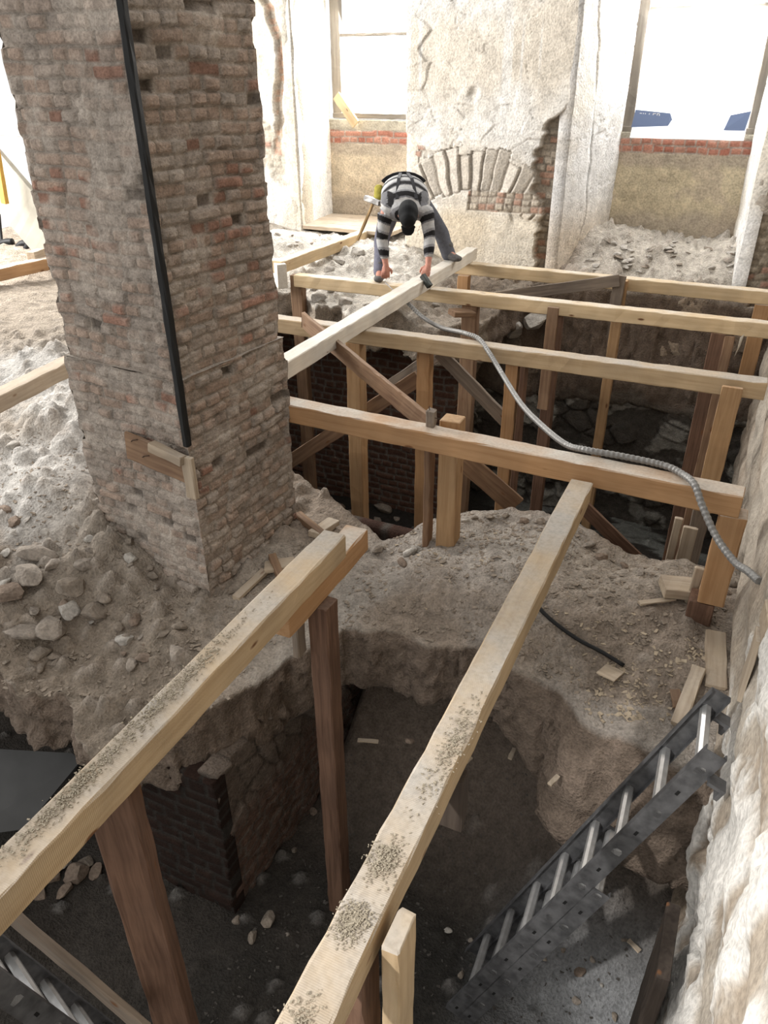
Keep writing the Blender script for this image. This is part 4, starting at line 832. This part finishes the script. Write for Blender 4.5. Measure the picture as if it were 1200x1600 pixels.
# ================================================================== THE WORKER
fd = Vector((.39, -.92, 0)).normalized(); sd = Vector((.92, .39, 0)).normalized(); UPV = Vector((0, 0, 1))
Hc = Vector((-3.22, 7.36, .78)); Sc = Vector((-2.99, 6.90, .655)); Hd = Vector((-2.885, 6.71, .655))
shl, shr = Sc-sd*.19+Vector((0, 0, -.015)), Sc+sd*.19+Vector((0, 0, -.015))
ell, elr = U(597, 374, 1, 6.80), U(671, 370, 1, 6.92)
wrl, wrr = U(603, 414, 1, 6.76), U(669, 414, 1, 6.78)
hal, har = U(602, 434, 1, 6.74), U(664, 431, 1, 6.70)
hil, hir = Hc-sd*.09+Vector((0, .02, -.05)), Hc+sd*.10+Vector((0, .02, -.05))
knl, knr = U(597, 372, 1, 7.12), U(688, 362, 1, 7.50)
anl, anr = Vector((-3.27, 6.93, .10)), U(700, 395, 1, 7.50)
ftl = Vector((-3.23, 6.80, .035)); ftr = anr+Vector((.10, -.06, -.09)); ftr.z = .155
worker = empty('person', (-3.0, 7.0, .0)); tag(worker, 'worker in black and white striped pullover and dark cap bending over the whitish beam', 'person')
def ring_tube(bm, pts, rad, side=None, seg=14, cap=True):
    """smooth tapering limb; rad: list of r or (r_side, r_up)"""
    P = [Vector(p) for p in pts]; R = [(r, r) if not isinstance(r, tuple) else r for r in rad]
    PP_, RR = [], []
    for i in range(len(P)-1):
        a, b, c, d = P[max(i-1, 0)], P[i], P[i+1], P[min(i+2, len(P)-1)]
        k = max(3, int((c-b).length/.015))
        for j in range(k):
            t = j/k; PP_.append(.5*((2*b)+(c-a)*t+(2*a-5*b+4*c-d)*t*t+(3*b-a-3*c+d)*t**3)); h = t*t*(3-2*t)
            RR.append((R[i][0]*(1-h)+R[i+1][0]*h, R[i][1]*(1-h)+R[i+1][1]*h))
    PP_.append(P[-1]); RR.append(R[-1])
    if cap:
        T0 = (PP_[0]-PP_[1]).normalized(); T1 = (PP_[-1]-PP_[-2]).normalized(); a0, a1 = PP_[0], PP_[-1]; R0, R1 = RR[0], RR[-1]
        pre = [(a0+T0*min(R0)*math.sin(x), (R0[0]*math.cos(x), R0[1]*math.cos(x))) for x in (1.45, 1.1, .75, .4)]; suf = [(a1+T1*min(R1)*math.sin(x), (R1[0]*math.cos(x), R1[1]*math.cos(x))) for x in (.4, .75, 1.1, 1.45)]
        PP_ = [p for p, r in pre]+PP_+[p for p, r in suf]; RR = [r for p, r in pre]+RR+[r for p, r in suf]
    rings = []
    for i, p in enumerate(PP_):
        T = (PP_[min(i+1, len(PP_)-1)]-PP_[max(i-1, 0)]).normalized(); A = Vector(side if side else (T.cross(Vector((.3, .2, 1))))); A = (A-T*A.dot(T)).normalized(); B = T.cross(A)
        rings.append([bm.verts.new(p+A*math.cos(x)*RR[i][0]+B*math.sin(x)*RR[i][1]) for x in [2*math.pi*j/seg for j in range(seg)]])
    for i in range(len(rings)-1):
        for j in range(seg): bm.faces.new((rings[i][j], rings[i][(j+1) % seg], rings[i+1][(j+1) % seg], rings[i+1][j]))
    bm.faces.new(rings[0][::-1]); bm.faces.new(rings[-1])
def remeshed(name, bm, vox, mat, parent, smooth=6, colfn=None):
    bmesh.ops.recalc_face_normals(bm, faces=bm.faces); me = bpy.data.meshes.new(name); bm.to_mesh(me); bm.free(); o = bpy.data.objects.new(name, me); COL.objects.link(o)
    r = o.modifiers.new('r', 'REMESH'); r.mode = 'VOXEL'; r.voxel_size = vox
    sm = o.modifiers.new('s', 'SMOOTH'); sm.factor = .5; sm.iterations = smooth
    bpy.context.view_layer.update(); dg = bpy.context.evaluated_depsgraph_get(); m2 = bpy.data.meshes.new_from_object(o.evaluated_get(dg)); bpy.data.objects.remove(o); m2.name = name
    for p in m2.polygons: p.use_smooth = True
    if colfn:
        V = np.zeros(len(m2.vertices)*3); m2.vertices.foreach_get('co', V); V = V.reshape(-1, 3); a = m2.color_attributes.new('Col', 'FLOAT_COLOR', 'POINT'); c = np.ones((len(V), 4)); c[:, :3] = colfn(V); a.data.foreach_set('color', c.ravel())
    m2.materials.clear(); m2.materials.append(mat); o = bpy.data.objects.new(name, m2); COL.objects.link(o); o.parent = parent; o.matrix_parent_inverse = Matrix.Translation(parent.location).inverted(); return o
M_skin = surf('skin', 200, 30, .15, .001, .55, .12); M_cloth = surf('knitted_cloth', 400, 40, .5, .002, .95, .2)
def lerp(a, b, t): return a+(b-a)*t
# --- body (one continuous surface: torso, limbs, neck, head, hands)
bm = bmesh.new()
ring_tube(bm, [Hc, lerp(Hc, Sc, .5)+Vector((0, 0, .05)), Sc], [(.14, .10), (.14, .10), (.17, .09)], sd)
ring_tube(bm, [Sc, lerp(Sc, Hd, .55), Hd], [.07, .055, .06]); hdn = Vector((-.10, .25, -.96)).normalized(); crown = Vector((.36, -.86, -.36)).normalized()
ring_tube(bm, [Hd-crown*.07, Hd, Hd+crown*.06], [(.07, .085), (.078, .098), (.068, .085)], sd, 18)
face = Hd+hdn*.09; nose = Hd+hdn*.105-crown*.01
ring_tube(bm, [face+crown*.02, nose-crown*.015], [.011, .015]); ring_tube(bm, [Hd-crown*.06+hdn*.05, Hd-crown*.085+hdn*.075], [.04, .03]);
for s_ in (-1, 1): ring_tube(bm, [Hd+sd*s_*.078-crown*.03, Hd+sd*s_*.083+crown*.01], [(.010, .02), (.011, .022)], sd)
ring_tube(bm, [face-crown*.045-sd*.02, face-crown*.045+sd*.02], [.009, .009])
for a, b, c, d in ((shl, ell, wrl, hal), (shr, elr, wrr, har)):
    ring_tube(bm, [a, b, c], [.048, .042, .028]); ring_tube(bm, [c, lerp(c, d, .5)], [.028, .026])
for a, b, c, d in ((hil, knl, anl, ftl), (hir, knr, anr, ftr)): ring_tube(bm, [a, b, c], [.075, .055, .04]); ring_tube(bm, [c, d], [.04, .035])
def hand(w, h, side, hold, thumbdir):
    """palm from wrist w to knuckles, four curled fingers and a thumb from the side of the palm"""
    w = Vector(w); h = Vector(h); d = (h-w).normalized(); kn = w+d*.085; sdv = Vector(side); sdv = (sdv-d*sdv.dot(d)).normalized(); pl = sdv.cross(d)*hold
    ring_tube(bm, [w, lerp(w, kn, .5), kn], [(.028, .022), (.038, .018), (.042, .015)], sdv)
    for k, (o_, L_) in enumerate([(-.033, .062), (-.011, .074), (.011, .070), (.033, .055)]):
        b0 = kn+sdv*o_-d*.012; b1 = b0+d*L_*.42+pl*.006; b2 = b1+(d*.65+pl*.75).normalized()*L_*.36; b3 = b2+(d*.1+pl*.99).normalized()*L_*.30; ring_tube(bm, [b0, b1, b2, b3], [.0105, .0098, .009, .008], seg=10)
    t0 = w+d*.03+sdv*.03*thumbdir; t1 = t0+(d*.6+sdv*thumbdir*.8+pl*.3).normalized()*.034; t2 = t1+(d*.85+pl*.6).normalized()*.030; ring_tube(bm, [t0, t1, t2], [.014, .0115, .010], seg=10)
hand(wrl, hal, sd, 1, 1); hand(wrr, har, sd, 1, -1)
remeshed('body', bm, .0055, M_skin, worker, 2, lambda V: np.tile(np.array([.50, .24, .18]), (len(V), 1))*(1+.10*fbm(V, 40, 2, 3))[:, None])
# --- pullover
mid = lerp(Hc, Sc, .5)+Vector((0, 0, .06)); hw = lerp(Hc, mid, .15)+Vector((0, 0, .02))
bm = bmesh.new(); ring_tube(bm, [hw, mid, lerp(mid, Sc, .6)+Vector((0, 0, .01)), Sc], [(.20, .13), (.225, .135), (.235, .13), (.20, .10)], sd, 24)
arm = []
for a, b, c in ((shl, ell, wrl), (shr, elr, wrr)):
    e_ = lerp(b, c, .62); ring_tube(bm, [lerp(a, Sc, .2), a, lerp(a, b, .5), b, lerp(b, e_, .6), e_], [.08, .075, .063, .056, .054, .046]); arm.append((np.array(a), np.array(b), np.array(c)))
ring_tube(bm, [lerp(Sc, Hd, .1), lerp(Sc, Hd, .38)], [.085, .07])
tr = (np.array(Hc), np.array(Sc))
def segd(V, a, b): t = np.clip(((V-a) @ (b-a))/((b-a) @ (b-a)), -.3, 1.2); return np.linalg.norm(V-(a+t[:, None]*(b-a)), axis=1), t*np.linalg.norm(b-a)
def stripes(V):
    best, par = segd(V, *tr); best = best-.12; par = par+.03*np.cos((V-tr[0]) @ np.array(sd)*9)
    q = np.mod(par+.055, .155)
    for k, (a, b, c) in enumerate(arm):
        d1_, p1 = segd(V, a, b); d2_, p2 = segd(V, b, c); L1 = np.linalg.norm(b-a); dd = np.minimum(d1_, d2_)-.055; pp = np.where(d1_ < d2_, p1, L1+p2)+.22*((V-a) @ np.array(sd))*(1 if k else -1); m = dd < best
        q = np.where(m, np.mod(pp+.04, .155), q); best = np.minimum(best, dd)
    q = q+.004*fbm(V, 60, 2, 5)
    c = np.full((len(V), 3), .46); c[(q > .045)] = (.25, .25, .26); c[(q > .068)] = (.018, .017, .018); c[(q > .120)] = (.16, .16, .17); c[(q > .135)] = (.48, .47, .46); return c
remeshed('pullover', bm, .007, M_cloth, worker, 3, stripes)
# --- trousers, boots
bm = bmesh.new(); ring_tube(bm, [hw+Vector((0, 0, -.02)), Hc, Hc+Vector((-.03, .06, -.05))], [(.17, .115), (.17, .125), (.15, .12)], sd, 20)
for a, b, c in ((hil, knl, anl), (hir, knr, anr)): ring_tube(bm, [a, lerp(a, b, .5), b, lerp(b, c, .5), lerp(b, c, 1.08)], [.105, .095, .078, .072, .072])
def trc(V):
    c = np.tile(np.array([.15, .15, .19]), (len(V), 1))*(1+.25*fbm(V, 9, 4, 3))[:, None]; m = (V @ np.array(sd) > float(Hc.dot(sd))+.03); c[m] *= np.array([.75, .78, .72]); return c
remeshed('trousers', bm, .009, M_cloth, worker, 4, trc)
for k, (a, b) in enumerate(((anl, ftl), (anr, ftr))):
    bm = bmesh.new(); dd = Vector((b.x-a.x, b.y-a.y, 0)).normalized(); s2 = UPV.cross(dd); z0 = b.z
    ring_tube(bm, [Vector((a.x, a.y, z0+.10)), Vector((a.x, a.y, z0+.03))], [.052, .048]); base_ = Vector((a.x, a.y, z0))
    ring_tube(bm, [base_-dd*.05+UPV*.005, base_+dd*.03+UPV*.012, base_+dd*.12+UPV*.0, base_+dd*.17], [(.04, .035), (.045, .045), (.05, .035), (.045, .028)], s2)
    remeshed('boot', bm, .008, plain('grey_work_boot_%d' % k, (.13, .125, .12), .8, 0, .35, 40), worker, 3)
# --- cap, braces of the trousers, belt with pouch
M_cap = plain('black_cap', (.012, .013, .014), .85)
bm = bmesh.new(); ring_tube(bm, [Hd-crown*.035-hdn*.025, Hd+crown*.02-hdn*.012, Hd+crown*.065], [(.090, .098), (.092, .108), (.075, .088)], sd, 20)
v0 = Hd+hdn*.085+crown*.035; ring_tube(bm, [v0, v0+hdn*.04+crown*.015, v0+hdn*.075+crown*.015], [(.07, .014), (.06, .010), (.035, .008)], sd, 14)
remeshed('cap', bm, .006, M_cap, worker, 4)
def strap(name, pts, w, mat, parent, nrm=(0, 0, 1), th=.004):
    P = [Vector(p) for p in pts]; V = []; F = []
    for i, p in enumerate(P):
        T = (P[min(i+1, len(P)-1)]-P[max(i-1, 0)]).normalized(); A = T.cross(Vector(nrm)).normalized()*w/2; B = T.cross(A).normalized()*th
        V += [p-A-B, p+A-B, p+A+B, p-A+B]
    for i in range(len(P)-1):
        for j in range(4): F.append((i*4+j, i*4+(j+1) % 4, i*4+4+(j+1) % 4, i*4+4+j))
    F += [(0, 3, 2, 1), tuple(len(P)*4-4+j for j in range(4))]; o = mesh(name, V, F, mat, parent); o.matrix_parent_inverse = Matrix.Translation(parent.location).inverted(); return o
M_strap = plain('dark_strap', (.03, .03, .034), .8)
def back(t, s_):                       # point on the back of the pullover, t along the spine, s_ sideways
    c = lerp(hw, mid, t*2) if t < .5 else lerp(mid, Sc, t*2-1); rs_ = .215+.018*math.sin(t*3.1); rb = .128-.02*max(0, t-.7)*3
    x = max(-.99, min(.99, s_/rs_)); ax = (Sc-Hc).normalized(); up_ = (UPV-ax*UPV.dot(ax)).normalized(); return c+sd*s_+up_*(rb*math.sqrt(1-x*x)+.016)
strap('strap', [back(t, -.03-.055*t) for t in [i/12 for i in range(13)]], .03, M_strap, worker)
strap('strap', [back(t, .035+.06*t) for t in [i/12 for i in range(13)]], .03, M_strap, worker)
strap('belt', [back(.0, s_)-UPV*.012 for s_ in [-.20, -.19, -.16, -.10, -.05, 0, .05, .10, .16, .19, .20]], .045, M_strap, worker, nrm=(Hc-Sc))
bm = bmesh.new(); pc = U(590, 303, 1, 7.20); ring_tube(bm, [pc+Vector((.0, .03, .05)), pc+Vector((0, 0, -.06))], [(.035, .05), (.03, .045)]); remeshed('tool_pouch', bm, .008, plain('yellow_pouch', (.38, .33, .06), .8, 0, .4, 30), worker, 2)
# --- hammer hanging from the belt
hm = empty('hammer', tuple(U(580, 310, 1, 7.1))); tag(hm, 'long wooden-handled hammer with grey head hanging at the left side of the worker', 'hammer')
stick('handle', U(584, 316, 1, 7.10), U(559, 375, 1, 7.12), .03, .022, wood('hammer_handle', (.42, .29, .15), (.34, .22, .10), 0, knots=.01), hm, ch=.007)
stick('head', U(571, 309, 1, 7.14), U(594, 318, 1, 7.06), .05, .05, M_alud, hm, ch=.008)
tag(tube('pencil', [hal+Vector((.02, -.05, -.03)), U(616, 455, 1, 6.62)], .005, M_alud), 'thin grey rod held in the hand of the worker beside the whitish beam', 'rod')
tag(stick('marking_block', U(660, 430, 1, 6.60), U(672, 448, 1, 6.57), .05, .05, plain('dark_tool', (.05, .055, .05), .6)), 'small dark tool held against the whitish beam by the worker', 'tool')
